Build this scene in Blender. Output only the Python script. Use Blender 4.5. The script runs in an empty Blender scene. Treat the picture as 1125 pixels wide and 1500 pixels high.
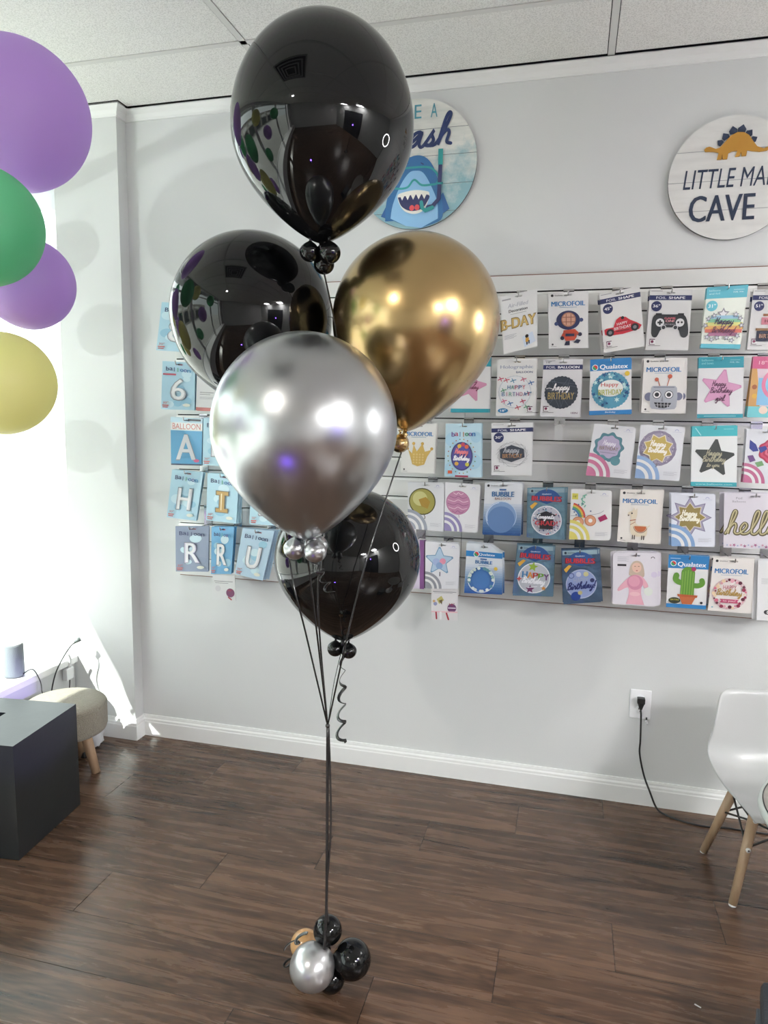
import bpy, bmesh, math, random, os
from mathutils import Vector, Matrix, noise
from mathutils.geometry import tessellate_polygon
random.seed(7)
PI=math.pi
SC=bpy.context.scene
COL=SC.collection
DBG=os.environ.get('DBG')
# ---------------------------------------------------------------- camera
F=1041.0; YAW,PIT,ROL=0.25575,0.13001,0.01441
D=2.8; H=1.4846; CEIL=2.754
cy,sy=math.cos(YAW),math.sin(YAW)
fw=Vector((-sy*math.cos(PIT),cy*math.cos(PIT),-math.sin(PIT)))
r0=Vector((cy,sy,0)); u0=r0.cross(fw)
rt=r0*math.cos(ROL)+u0*math.sin(ROL); up=-r0*math.sin(ROL)+u0*math.cos(ROL)
CAM=Vector((0,0,H))
cd=bpy.data.cameras.new('camera'); cam=bpy.data.objects.new('camera',cd); COL.objects.link(cam)
cd.sensor_fit='VERTICAL'; cd.sensor_height=36; cd.lens=F/1500*36; cd.clip_start=.02
m=Matrix((rt,up,-fw)).transposed().to_4x4(); m.translation=CAM; cam.matrix_world=m
SC.camera=cam
def ray(x,y): return rt*((x-562.5)/F)-up*((y-750)/F)+fw
def onY(x,y,Y): d=ray(x,y); return CAM+d*(Y/d.y)
def onZ(x,y,z): d=ray(x,y); return CAM+d*((z-H)/d.z)
def onX(x,y,X): d=ray(x,y); return CAM+d*(X/d.x)
def hd(x,y,r): d=ray(x,y); return CAM+d*(r/math.hypot(d.x,d.y))
def px(p):
    d=Vector(p)-CAM; z=d.dot(fw); return (562.5+F*d.dot(rt)/z, 750-F*d.dot(up)/z)
# ---------------------------------------------------------------- materials
def lin(c):
    return c/12.92 if c<=.04045 else ((c+.055)/1.055)**2.4
def hexc(h):
    return tuple(lin(int(h[i:i+2],16)/255) for i in (0,2,4))+(1,)
def setin(b,k,v):
    if k in b.inputs: b.inputs[k].default_value=v
MC={}
def mat(name,col='808080',rough=.5,metal=0,coat=0,coatr=.1,bump=0,bscale=30,emit=None,es=0,sub=0,trans=0,ior=1.5,spec=.5,sheen=0,alpha=1,var=0):
    if name in MC: return MC[name]
    m=bpy.data.materials.new(name); m.use_nodes=True; nt=m.node_tree; b=nt.nodes['Principled BSDF']
    c=hexc(col) if isinstance(col,str) else tuple(col)+(1,)
    setin(b,'Base Color',c); setin(b,'Roughness',rough); setin(b,'Metallic',metal); setin(b,'Coat Weight',coat); setin(b,'Coat Roughness',coatr)
    setin(b,'IOR',ior); setin(b,'Specular IOR Level',spec); setin(b,'Transmission Weight',trans); setin(b,'Sheen Weight',sheen); setin(b,'Alpha',alpha)
    if sub: setin(b,'Subsurface Weight',sub); setin(b,'Subsurface Scale',.05)
    if emit: setin(b,'Emission Color',hexc(emit)); setin(b,'Emission Strength',es)
    tc=nt.nodes.new('ShaderNodeTexCoord')
    if bump:
        n=nt.nodes.new('ShaderNodeTexNoise'); n.inputs['Scale'].default_value=bscale; n.inputs['Detail'].default_value=4
        nt.links.new(tc.outputs['Object'],n.inputs['Vector'])
        bp=nt.nodes.new('ShaderNodeBump'); bp.inputs['Strength'].default_value=bump; bp.inputs['Distance'].default_value=.01
        nt.links.new(n.outputs[0],bp.inputs['Height']); nt.links.new(bp.outputs[0],b.inputs['Normal'])
        if coat: nt.links.new(bp.outputs[0],b.inputs['Coat Normal'])
    if var:
        n=nt.nodes.new('ShaderNodeTexNoise'); n.inputs['Scale'].default_value=bscale*.3; n.inputs['Detail'].default_value=5
        nt.links.new(tc.outputs['Object'],n.inputs['Vector'])
        mx=nt.nodes.new('ShaderNodeMix'); mx.data_type='RGBA'
        mx.inputs['A'].default_value=tuple(v*(1-var) for v in c[:3])+(1,); mx.inputs['B'].default_value=tuple(min(1,v*(1+var)) for v in c[:3])+(1,)
        nt.links.new(n.outputs[0],mx.inputs['Factor']); nt.links.new(mx.outputs['Result'],b.inputs['Base Color'])
    MC[name]=m; return m
def ink(h): return mat('ink_'+h,h,.35,coat=.35,coatr=.12,bump=.12,bscale=22)
def foil(h): return mat('foil_'+h,h,.28,metal=.75,coat=.5,coatr=.08,bump=.5,bscale=26)
def wood_mat(name,c1,c2,rough=.45,axis=0,scale=1.0):
    m=bpy.data.materials.new(name); m.use_nodes=True; nt=m.node_tree; b=nt.nodes['Principled BSDF']; L=nt.links.new
    tc=nt.nodes.new('ShaderNodeTexCoord'); mp=nt.nodes.new('ShaderNodeMapping'); L(tc.outputs['Object'],mp.inputs['Vector'])
    s=[60*scale]*3; s[axis]=4*scale; mp.inputs['Scale'].default_value=s
    n=nt.nodes.new('ShaderNodeTexNoise'); n.inputs['Scale'].default_value=1; n.inputs['Detail'].default_value=6; n.inputs['Distortion'].default_value=.4
    L(mp.outputs[0],n.inputs['Vector']); cr=nt.nodes.new('ShaderNodeValToRGB'); cr.color_ramp.elements[0].color=hexc(c1); cr.color_ramp.elements[1].color=hexc(c2)
    cr.color_ramp.elements[0].position=.3; cr.color_ramp.elements[1].position=.7
    L(n.outputs[0],cr.inputs[0]); L(cr.outputs[0],b.inputs['Base Color']); setin(b,'Roughness',rough); return m
# ---------------------------------------------------------------- mesh builder
class MB:
    def __init__(s): s.v=[]; s.f=[]; s.mi=[]; s.ms=[]; s.smooth=[]
    def m(s,mt):
        if mt not in s.ms: s.ms.append(mt)
        return s.ms.index(mt)
    def add(s,vs,fs,mt,smooth=False):
        o=len(s.v); s.v+= [Vector(v) for v in vs]; k=s.m(mt)
        for f in fs: s.f.append([i+o for i in f]); s.mi.append(k); s.smooth.append(smooth)
        return s
    def box(s,a,b,mt,M=None):
        x0,y0,z0=a;x1,y1,z1=b
        vs=[Vector(p) for p in ((x0,y0,z0),(x1,y0,z0),(x1,y1,z0),(x0,y1,z0),(x0,y0,z1),(x1,y0,z1),(x1,y1,z1),(x0,y1,z1))]
        if M: vs=[M@v for v in vs]
        return s.add(vs,[(0,3,2,1),(4,5,6,7),(0,1,5,4),(1,2,6,5),(2,3,7,6),(3,0,4,7)],mt)
    def lathe(s,prof,mt,M=None,n=48,smooth=True):
        vs=[];fs=[]
        for r,z in prof:
            for i in range(n):
                a=2*PI*i/n; v=Vector((r*math.cos(a),r*math.sin(a),z)); vs.append(M@v if M else v)
        for j in range(len(prof)-1):
            for i in range(n):
                k=(i+1)%n; fs.append((j*n+i,j*n+k,(j+1)*n+k,(j+1)*n+i))
        fs.append(tuple(range(n))[::-1]); fs.append(tuple((len(prof)-1)*n+i for i in range(n)))
        return s.add(vs,fs,mt,smooth)
    def tube(s,pts,rad,mt,n=8,flat=1.0):
        pts=[Vector(p) for p in pts]; vs=[];fs=[]; N=len(pts)
        if not hasattr(rad,'__len__'): rad=[rad]*N
        t0=(pts[1]-pts[0]).normalized(); a=t0.orthogonal().normalized()
        for i,p in enumerate(pts):
            t=(pts[min(i+1,N-1)]-pts[max(i-1,0)]).normalized()
            a=(a-t*a.dot(t)); a=a.normalized() if a.length>1e-6 else t.orthogonal().normalized(); b=t.cross(a)
            for k in range(n):
                an=2*PI*k/n; vs.append(p+a*math.cos(an)*rad[i]+b*math.sin(an)*rad[i]*flat)
        for i in range(N-1):
            for k in range(n):
                l=(k+1)%n; fs.append((i*n+k,i*n+l,(i+1)*n+l,(i+1)*n+k))
        fs.append(tuple(range(n))[::-1]); fs.append(tuple((N-1)*n+k for k in range(n)))
        return s.add(vs,fs,mt,True)
    def sphere(s,c,r,mt,n=24):
        prof=[(max(r*math.sin(PI*i/(n//2)),1e-5),-r*math.cos(PI*i/(n//2))) for i in range(n//2+1)]
        return s.lathe(prof,mt,Matrix.Translation(c),n)
    def build(s,name,parent=None,loc=(0,0,0),bevel=0):
        me=bpy.data.meshes.new(name); me.from_pydata([tuple(v) for v in s.v],[],s.f)
        for m_ in s.ms: me.materials.append(m_)
        me.polygons.foreach_set('material_index',s.mi); me.polygons.foreach_set('use_smooth',s.smooth); me.update()
        o=bpy.data.objects.new(name,me); COL.objects.link(o); o.location=loc
        if parent: o.parent=parent
        if bevel:
            b=o.modifiers.new('bevel','BEVEL'); b.width=bevel; b.segments=2; b.limit_method='ANGLE'
        return o
def tag(o,label,cat,group=None,kind=None):
    o['label']=label; o['category']=cat
    if group: o['group']=group
    if kind: o['kind']=kind
    return o
def thing(name,label,cat,loc=(0,0,0),rz=0,group=None):
    o=bpy.data.objects.new(name,None); COL.objects.link(o); o.empty_display_size=.05
    o.location=loc; o.rotation_euler=(0,0,rz); return tag(o,label,cat,group)
def struct(o,label,cat): o['kind']='structure'; o['label']=label; o['category']=cat; return o
def smooth_path(pts,k=6):
    P=[Vector(p) for p in pts]; out=[]
    for i in range(len(P)-1):
        a=P[max(i-1,0)];b=P[i];c=P[i+1];d=P[min(i+2,len(P)-1)]
        for j in range(k):
            t=j/k; out.append(.5*((2*b)+(c-a)*t+(2*a-5*b+4*c-d)*t*t+(3*b-a-3*c+d)*t**3))
    out.append(P[-1]); return out
# ---------------------------------------------------------------- text
TC={}
def text_mesh(txt,bold):
    k=(txt,bold)
    if k in TC: return TC[k]
    cu=bpy.data.curves.new('t','FONT'); cu.body=txt; cu.offset=0; cu.resolution_u=3; cu.fill_mode='FRONT'
    o=bpy.data.objects.new('t',cu); COL.objects.link(o); bpy.context.view_layer.update()
    dg=bpy.context.evaluated_depsgraph_get(); me=bpy.data.meshes.new_from_object(o.evaluated_get(dg))
    vs=[(v.co.x,v.co.y) for v in me.vertices]; fs=[tuple(p.vertices) for p in me.polygons]
    bpy.data.objects.remove(o); bpy.data.curves.remove(cu); bpy.data.meshes.remove(me)
    x0=min(v[0] for v in vs);x1=max(v[0] for v in vs);y0=min(v[1] for v in vs);y1=max(v[1] for v in vs)
    vs=[((x-x0)/(x1-x0),(y-y0)/(y1-y0)) for x,y in vs]
    TC[k]=(vs,fs); return TC[k]
GL={'a':([(0,0),(.72,.9),(.35,.95),(.1,.5),(.3,.05),(.62,.3),(.78,.95),(.78,.2),(1.1,0)],[]),
'h':([(0,0),(.4,1.1),(.55,1.9),(.38,2.1),(.25,1.6),(.2,0),(.3,.6),(.6,.95),(.78,.7),(.78,.15),(1.1,0)],[]),
'e':([(0,0),(.5,.42),(.6,.8),(.35,.98),(.12,.5),(.35,.02),(.9,.15)],[]),
'l':([(0,0),(.4,1),(.55,1.9),(.35,2.1),(.2,1.6),(.22,.3),(.42,0),(.75,.15)],[]),
'o':([(0,0),(.2,.7),(.5,.98),(.2,.8),(.12,.35),(.4,.02),(.7,.35),(.62,.85),(.42,.92),(.75,.75),(1,.8)],[]),
's':([(0,0),(.5,1.0),(.42,.75),(.65,.35),(.45,.02),(.15,.1),(.85,.05)],[]),
'p':([(0,0),(.3,.95),(.15,-1),(.28,.3),(.55,.95),(.85,.7),(.75,.2),(.4,.05),(1.05,0)],[]),
'y':([(0,0),(.22,.9),(.28,.25),(.52,.05),(.78,.4),(.85,.95),(.75,-.6),(.45,-1),(.3,-.7),(1.05,.1)],[]),
'i':([(0,0),(.28,.9),(.28,.2),(.55,0)],[[(.33,1.35),(.38,1.42)]]),
'r':([(0,0),(.22,.9),(.36,1.08),(.45,.85),(.68,.85),(.62,.3),(.82,0)],[]),
't':([(0,0),(.4,1.0),(.45,1.8),(.36,.3),(.52,0),(.78,.1)],[[(.1,1.2),(.8,1.28)]]),
'd':([(0,0),(.72,.85),(.35,.95),(.1,.5),(.3,.05),(.62,.3),(.92,2.05),(.8,.3),(1.1,0)],[]),
'n':([(0,0),(.18,.9),(.18,0),(.3,.6),(.58,.95),(.75,.7),(.75,.15),(1,0)],[]),
'g':([(0,0),(.7,.85),(.35,.95),(.1,.5),(.3,.05),(.7,.4),(.8,.9),(.7,-.7),(.4,-1),(.3,-.7),(1.05,0)],[]),
'u':([(0,0),(.2,.9),(.2,.25),(.42,.05),(.7,.35),(.75,.9),(.75,.2),(1.05,0)],[]),
'c':([(0,0),(.55,.85),(.3,.95),(.1,.5),(.3,.03),(.85,.1)],[]),
'H':([(.9,2),(.78,1),(.85,.1),(1.15,0)],[[(.15,2),(.2,1),(.05,0)],[(0,1),(.45,1.12),(.85,1)]]),
'B':([(0,1.7),(.5,2.1),(.85,1.7),(.5,1.1),(.25,1.05),(.75,.95),(.9,.4),(.5,0),(.1,.1)],[[(.25,2),(.15,0)]]),
'C':([(.95,1.7),(.7,2),(.2,1.5),(.1,.6),(.5,0),(1.05,.2)],[]),
'S':([(.9,1.8),(.6,2.05),(.3,1.6),(.7,1),(.7,.3),(.3,0),(0,.3)],[]),
'Y':([(0,2),(.3,1.1),(.8,2),(.4,0),(.1,-.3),(1,.1)],[]),
'!':([(.3,2),(.2,.6),(.4,.5)],[[(.2,.1),(.22,0)]])}
def script_paths(txt):
    x=0; runs=[]; cur=[]
    for ch in txt:
        if ch==' ':
            if cur: runs.append(cur); cur=[]
            x+=.6; continue
        main,ex=GL[ch]
        if ch.isupper() or ch=='!':
            if cur: runs.append(cur)
            cur=[]
        cur+= [(x+a,b) for a,b in (main if not cur else main[1:])]
        for e in ex: runs.append([(x+a,b) for a,b in e])
        x+=main[-1][0]*(1 if not ch.isupper() else .95)
        if ch in 'BS': runs.append(cur); cur=[]; x=max(x,0); x+= .95 if ch=='B' else .8
    if cur: runs.append(cur)
    return runs
# ---------------------------------------------------------------- printed sheets
class Sheet:
    """card with art layers; surf(u,v,lift)->local point, a = width/height, wid = width in metres"""
    def __init__(s,surf,a,wid,step=.00013): s.mb=MB(); s.P=surf; s.a=a; s.w=wid; s.k=0; s.step=step
    def up(s): s.k+=1; return s.k*s.step
    def base(s,outline,hole,mt,thick,edge=None):
        loops=[outline]+([hole] if hole else [])
        fl=[Vector((p[0],p[1],0)) for l in loops for p in l]
        tr=tessellate_polygon([[Vector((p[0],p[1],0)) for p in l] for l in loops])
        n=len(fl); vs=[s.P(p.x,p.y,0) for p in fl]+[s.P(p.x,p.y,-thick) for p in fl]
        s.mb.add(vs,[tuple(t) for t in tr]+[tuple(i+n for i in t)[::-1] for t in tr],mt)
        o=0; sides=[]
        for l in loops:
            for i in range(len(l)): j=(i+1)%len(l); sides.append((o+i,o+j,o+j+n,o+i+n))
            o+=len(l)
        s.mb.add(vs,sides,edge or mt)
    def poly(s,pts,c,lift=None):
        l=s.up() if lift is None else lift
        vs=[s.P(x,y,l) for x,y in pts]
        tr=tessellate_polygon([[Vector((x,y,0)) for x,y in pts]]) if len(pts)>4 else [tuple(range(len(pts)))]
        s.mb.add(vs,[tuple(t) for t in tr],c if not isinstance(c,str) else ink(c))
    def R(s,x0,y0,x1,y1,c): s.poly([(x0,y0),(x1,y0),(x1,y1),(x0,y1)],c)
    def C(s,cx,cy,r,c,n=28,sc=0,ns=16,ry=None):
        s.poly([(cx+r*(1+sc*math.cos(ns*t))*math.cos(t),cy+(ry or r*s.a)*(1+sc*math.cos(ns*t))*math.sin(t)) for t in [2*PI*i/n for i in range(n)]],c)
    def A(s,cx,cy,ra,rb,a0,a1,c,n=16):
        l=s.up(); vs=[];fs=[]
        for i in range(n+1):
            t=math.radians(a0+(a1-a0)*i/n)
            for r in (ra,rb): vs.append(s.P(cx+r*math.cos(t),cy-r*s.a*math.sin(t),l))
        for i in range(n): fs.append((2*i,2*i+1,2*i+3,2*i+2))
        s.mb.add(vs,fs,c if not isinstance(c,str) else ink(c))
    def star(s,cx,cy,r,q,n,c,rot=0,bl=0):
        pts=[]
        for i in range(2*n):
            t=math.radians(rot)+PI*i/n-PI/2; rr=r if i%2==0 else r*q
            if i%2==0 and bl:
                for e in (-.06,.06): pts.append((cx+rr*math.cos(t+e),cy+rr*s.a*math.sin(t+e)))
            else: pts.append((cx+rr*math.cos(t),cy+rr*s.a*math.sin(t)))
        s.poly(pts,c)
    def T(s,txt,cx,cy,w,h,c,bold=1,sh=0,rot=0):
        if len(txt)==1 and txt in 'liI1!': w=w*(.5 if txt=='1' else .42)
        if bold>.9:
            dx=min(.022*bold*w/max(len(txt),1)*1.1,.02)
            for e in (-1,0,1): s.T(txt,cx+e*dx,cy,w,h,c,.5,sh,rot)
            return
        vs,fs=text_mesh(txt,bold); l=s.up(); o=[]
        cr,sr=math.cos(math.radians(rot)),math.sin(math.radians(rot))
        for x,y in vs:
            X=(x-.5)*w+(y-.5)*sh*h; Y=-(y-.5)*h
            o.append(s.P(cx+X*cr-Y/s.a*sr, cy+X*s.a*sr+Y*cr,l))
        s.mb.add(o,fs,c if not isinstance(c,str) else ink(c))
    def S(s,pts,wd,c,smooth=True,raise_=None):
        pts=[Vector((x,y*1.0,0)) for x,y in pts]
        if smooth and len(pts)>2: pts=smooth_path(pts,5)
        l=s.up(); n=len(pts); vs=[];fs=[]
        for i,p in enumerate(pts):
            t=pts[min(i+1,n-1)]-pts[max(i-1,0)]; t.y/=s.a; nn=Vector((-t.y,t.x,0)); nn=nn.normalized() if nn.length>1e-9 else Vector((1,0,0))
            for g in (-1,1): vs.append(s.P(p.x+g*nn.x*wd/2,p.y+g*nn.y*wd/2*s.a,l+.0002*i/n))
        for i in range(n-1): fs.append((2*i,2*i+1,2*i+3,2*i+2))
        m_=c if not isinstance(c,str) else ink(c)
        s.mb.add(vs,fs,m_)
        for p,e in ((pts[0],-.00002),(pts[-1],.00022)): s.mb.add([s.P(p.x+wd/2*math.cos(2*PI*i/8),p.y+wd/2*s.a*math.sin(2*PI*i/8),l+e) for i in range(8)],[tuple(range(8))],m_)
    def W(s,txt,cx,cy,w,c,sw=.02,sh=.25,rot=0,hs=1):
        runs=script_paths(txt); s.k=s.k+1; ax=[p for r in runs for p in r]
        x0=min(p[0] for p in ax);x1=max(p[0] for p in ax);y0=min(p[1] for p in ax);y1=max(p[1] for p in ax); k=w/(x1-x0)
        cr,sr=math.cos(math.radians(rot)),math.sin(math.radians(rot)); l0=s.k
        for r in runs:
            q=[]
            for x,y in r:
                X=(x-(x0+x1)/2)*k+(y-(y0+y1)/2)*k*sh*hs; Y=-(y-(y0+y1)/2)*k*hs
                q.append((cx+X*cr-Y*sr,cy+(X*sr+Y*cr)*s.a))
            s.k=l0+.15*runs.index(r); s.S(q,sw,c)
# ================================================================= ROOM
def wall_paint():
    return mat('wall_paint',(.66,.675,.68),.55,bump=.04,bscale=160)
WP=wall_paint(); TRIM=mat('trim_paint',(.80,.81,.81),.35)
# floor ----------------------------------------------------------------
def floor_material():
    m=bpy.data.materials.new('walnut_plank'); m.use_nodes=True; nt=m.node_tree; b=nt.nodes['Principled BSDF']; L=nt.links.new
    N=nt.nodes.new
    def M(op,a,b_=None,c=None):
        n=N('ShaderNodeMath'); n.operation=op
        for i,v in enumerate((a,b_,c)):
            if v is None: continue
            if isinstance(v,(int,float)): n.inputs[i].default_value=v
            else: L(v,n.inputs[i])
        return n.outputs[0]
    geo=N('ShaderNodeNewGeometry'); sp=N('ShaderNodeSeparateXYZ'); L(geo.outputs['Position'],sp.inputs[0]); X,Y=sp.outputs[0],sp.outputs[1]
    ry=M('DIVIDE',M('SUBTRACT',Y,1.671),.1947); row=M('FLOOR',ry); fy=M('FRACT',ry)
    rx=M('DIVIDE',M('SUBTRACT',M('SUBTRACT',X,-1.39),M('MULTIPLY',row,.3145)),1.258); cx=M('FLOOR',rx); fx=M('FRACT',rx)
    dy=M('MULTIPLY',M('MINIMUM',fy,M('SUBTRACT',1,fy)),.1947); dx=M('MULTIPLY',M('MINIMUM',fx,M('SUBTRACT',1,fx)),1.258)
    cv=N('ShaderNodeCombineXYZ'); L(row,cv.inputs[0]); L(cx,cv.inputs[1])
    wn=N('ShaderNodeTexWhiteNoise'); wn.noise_dimensions='3D'; L(cv.outputs[0],wn.inputs['Vector'])
    ss=N('ShaderNodeSeparateXYZ'); L(wn.outputs['Color'],ss.inputs[0])
    # grain coords offset per plank
    gx=M('ADD',X,M('MULTIPLY',ss.outputs[0],31)); gy=M('ADD',Y,M('MULTIPLY',ss.outputs[1],17))
    gv=N('ShaderNodeCombineXYZ'); L(M('MULTIPLY',gx,2.2),gv.inputs[0]); L(M('MULTIPLY',gy,26),gv.inputs[1])
    n1=N('ShaderNodeTexNoise'); n1.inputs['Scale'].default_value=1; n1.inputs['Detail'].default_value=7; n1.inputs['Roughness'].default_value=.62; n1.inputs['Distortion'].default_value=.6; L(gv.outputs[0],n1.inputs['Vector'])
    gv2=N('ShaderNodeCombineXYZ'); L(M('MULTIPLY',gx,12),gv2.inputs[0]); L(M('MULTIPLY',gy,130),gv2.inputs[1])
    n2=N('ShaderNodeTexNoise'); n2.inputs['Scale'].default_value=1; n2.inputs['Detail'].default_value=3; L(gv2.outputs[0],n2.inputs['Vector'])
    gv3=N('ShaderNodeCombineXYZ'); L(M('MULTIPLY',gx,1.3),gv3.inputs[0]); L(M('MULTIPLY',gy,7),gv3.inputs[1])
    n3=N('ShaderNodeTexNoise'); n3.inputs['Scale'].default_value=1; n3.inputs['Detail'].default_value=3; n3.inputs['Distortion'].default_value=1.2; L(gv3.outputs[0],n3.inputs['Vector'])
    # cathedral rings from warped field
    wv=M('SINE',M('MULTIPLY',n3.outputs[0],75))
    g=M('ADD',M('MULTIPLY',n1.outputs[0],.75),M('ADD',M('MULTIPLY',n2.outputs[0],.2),M('MULTIPLY',wv,.03)))
    g=M('ADD',g,M('ADD',M('MULTIPLY',M('SUBTRACT',ss.outputs[2],.5),.08),.05))
    cr=N('ShaderNodeValToRGB'); e=cr.color_ramp.elements; e[0].position=.34; e[0].color=hexc('30261f'); e[1].position=.74; e[1].color=hexc('775b48')
    x=e.new(.45); x.color=hexc('4a382d'); x=e.new(.56); x.color=hexc('60493a')
    L(g,cr.inputs[0])
    seam=M('MINIMUM',M('DIVIDE',dy,.0013),M('DIVIDE',dx,.0020)); seam=M('MINIMUM',seam,1)
    mx=N('ShaderNodeMix'); mx.data_type='RGBA'; mx.inputs['A'].default_value=hexc('140d0a'); L(cr.outputs[0],mx.inputs['B']); L(seam,mx.inputs['Factor']); L(mx.outputs['Result'],b.inputs['Base Color'])
    L(M('ADD',.22,M('MULTIPLY',n1.outputs[0],.10)),b.inputs['Roughness'])
    bp=N('ShaderNodeBump'); bp.inputs['Strength'].default_value=.22; bp.inputs['Distance'].default_value=.002
    L(M('ADD',M('MULTIPLY',seam,1.0),M('MULTIPLY',n1.outputs[0],.12)),bp.inputs['Height']); L(bp.outputs[0],b.inputs['Normal'])
    return m
XL,XG=-2.2,-2.55      # knee wall face, glass plane
XR=3.6; YB=-4.2; PY=2.735; PX=-1.885
fl=MB().box((-2.2,YB,-.05),(XR,D,0),floor_material()).build('floor'); struct(fl,'dark walnut plank floor','floor')
# ceiling --------------------------------------------------------------
CT=bpy.data.materials.new('ceiling_tile'); CT.use_nodes=True
def _ct():
    nt=CT.node_tree; b=nt.nodes['Principled BSDF']; L=nt.links.new; setin(b,'Roughness',.9)
    g=nt.nodes.new('ShaderNodeNewGeometry'); n=nt.nodes.new('ShaderNodeTexNoise'); n.inputs['Scale'].default_value=210; n.inputs['Detail'].default_value=3
    L(g.outputs['Position'],n.inputs['Vector']); cr=nt.nodes.new('ShaderNodeValToRGB'); e=cr.color_ramp.elements
    e[0].position=.36; e[0].color=(.68,.68,.66,1); e[1].position=.56; e[1].color=(.86,.86,.84,1); L(n.outputs[0],cr.inputs[0]); L(cr.outputs[0],b.inputs['Base Color'])
    bp=nt.nodes.new('ShaderNodeBump'); bp.inputs['Strength'].default_value=.5; bp.inputs['Distance'].default_value=.003; L(n.outputs[0],bp.inputs['Height']); L(bp.outputs[0],b.inputs['Normal'])
_ct()
GRID=mat('grid_paint',(.68,.68,.66),.4); GAP=mat('gap_shade',(.02,.02,.02),.9)  # near-black colour carries the shade of the ceiling gaps
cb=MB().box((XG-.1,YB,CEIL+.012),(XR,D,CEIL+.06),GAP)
cb.box((XG-.1,D,CEIL+.001),(XL-.002,3.8,CEIL+.06),CT)
xs=[-1.15+1.22*i for i in range(-2,5)]; ys=[2.405-.61*i for i in range(0,12)]
xe=[XG-.1]+[x for x in xs if XG<x<XR]+[XR]; ye=[D]+[y for y in ys if y>YB]+[YB]
for i in range(len(xe)-1):
    for j in range(len(ye)-1):
        cb.box((xe[i]+.0142,ye[j+1]+.0142,CEIL+.002),(xe[i+1]-.0142,ye[j]-(.0365 if j==0 else .0142),CEIL+.011),CT)
for x in xe[1:-1]: cb.box((x-.0115,YB,CEIL),(x+.0115,D,CEIL+.008),GRID)
for y in ye[1:-1]: cb.box((XG,y-.0115,CEIL),(XR,y+.0115,CEIL+.0075),GRID)
cb.box((XL,PY-.035,CEIL+.0005),(PX+.035,PY-.030,CEIL+.0025),GAP); cb.box((PX+.030,PY-.035,CEIL+.0005),(PX+.035,D-.03,CEIL+.0025),GAP)  # dark strips paint the shadow gap around the pilaster top
struct(cb.build('ceiling'),'white speckled drop ceiling with slim metal grid','ceiling')
# walls ----------------------------------------------------------------
struct(MB().box((XL,D,-.05),(XR,D+.1,CEIL+.06),WP).build('wall_back'),'pale grey painted back wall','wall')
struct(MB().box((XL,PY,0),(PX,D-.0005,CEIL-.0005),WP).build('wall_pilaster'),'shallow pale pilaster in the corner beside the window','wall')
REARM=mat('rear_paint',(.55,.55,.55),.6)
DARK=mat('back_room_shade',(.04,.04,.05),.6)
struct(MB().box((XG-.1,YB-.1,-.05),(XR,YB,CEIL+.06),REARM).build('wall_rear'),'grey rear wall behind the viewer','wall')
rw=MB().box((XR,YB-.1,-.05),(XR+.1,D+.1,CEIL+.06),WP)
struct(rw.build('wall_right'),'grey right wall','wall')
struct(MB().box((XR-.02,-2.6,0),(XR-.001,-.2,2.2),DARK).build('door_1'),'dark panel painted as the unlit doorway to the back room','door')  # solid panel; the back room's shade is painted in its colour
# left knee wall, header and piers
SILL=.372
YE=3.7
kw=MB().box((XG-.1,YB,-.05),(XL,PY-.0005,SILL-.03),WP)
kw.box((XG-.1,PY-.0005,-.05),(XL-.002,YE+.1,SILL-.03),WP)
kw.box((XG-.1,YE,SILL-.03),(XL-.002,YE+.1,CEIL),WP)
kw.box((XG-.1,YB,2.68),(XG,YE,CEIL+.0),WP)
for y in (-3.1,-1.2,.75): kw.box((XG-.1,y-.05,SILL-.03),(XG,y+.05,2.68),WP)
kw.box((XG-.1,YB,SILL-.03),(XG,-3.6,2.68),WP)
struct(kw.build('wall_left'),'low white wall under the shop window','wall')
struct(MB().box((XG-.02,YB,SILL-.03),(XL+.02,PY-.001,SILL),TRIM).box((XG-.02,PY-.001,SILL-.03),(XL-.003,YE,SILL),TRIM).build('trim_1',bevel=.003),'white window sill ledge','sill')
# glass
def glass_mat():
    m=bpy.data.materials.new('window_glass'); m.use_nodes=True; nt=m.node_tree; nt.nodes.clear(); L=nt.links.new
    o=nt.nodes.new('ShaderNodeOutputMaterial'); t=nt.nodes.new('ShaderNodeBsdfTransparent'); t.inputs[0].default_value=(.93,.97,.95,1)
    g=nt.nodes.new('ShaderNodeBsdfGlossy'); g.inputs['Roughness'].default_value=.01; lw=nt.nodes.new('ShaderNodeLayerWeight'); lw.inputs[0].default_value=.5; pw=nt.nodes.new('ShaderNodeMath'); pw.operation='POWER'; L(lw.outputs['Facing'],pw.inputs[0]); pw.inputs[1].default_value=5; f=nt.nodes.new('ShaderNodeMath'); f.operation='MULTIPLY_ADD'; L(pw.outputs[0],f.inputs[0]); f.inputs[1].default_value=.8; f.inputs[2].default_value=.03
    x=nt.nodes.new('ShaderNodeMixShader'); L(f.outputs[0],x.inputs[0]); L(t.outputs[0],x.inputs[1]); L(g.outputs[0],x.inputs[2]); L(x.outputs[0],o.inputs[0]); return m
GLS=glass_mat()
FRM=mat('window_frame_metal',(.55,.56,.56),.35,metal=.6)
k=0
for a,b in ((-3.05,-1.25),(-1.15,.70),(.80,YE-.002)):
    k+=1
    w=MB(); z0,z1=SILL+.001,2.679
    for bb in (((a,z0),(b,z0+.03)),((a,z1-.03),(b,z1)),((a,z0),(a+.03,z1)),((b-.03,z0),(b,z1))):
        w.box((XG-.07,bb[0][0],bb[0][1]),(XG-.03,bb[1][0],bb[1][1]),FRM)
    w.box((XG-.07,a,2.28),(XG-.03,b,2.33),FRM)
    wo=struct(w.build('window_%d'%k),'large shop window with pale metal frame','window')
    MB().box((XG-.054,a+.03,z0+.03),(XG-.048,b-.03,z1-.03),GLS).build('window_pane',wo)
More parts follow.
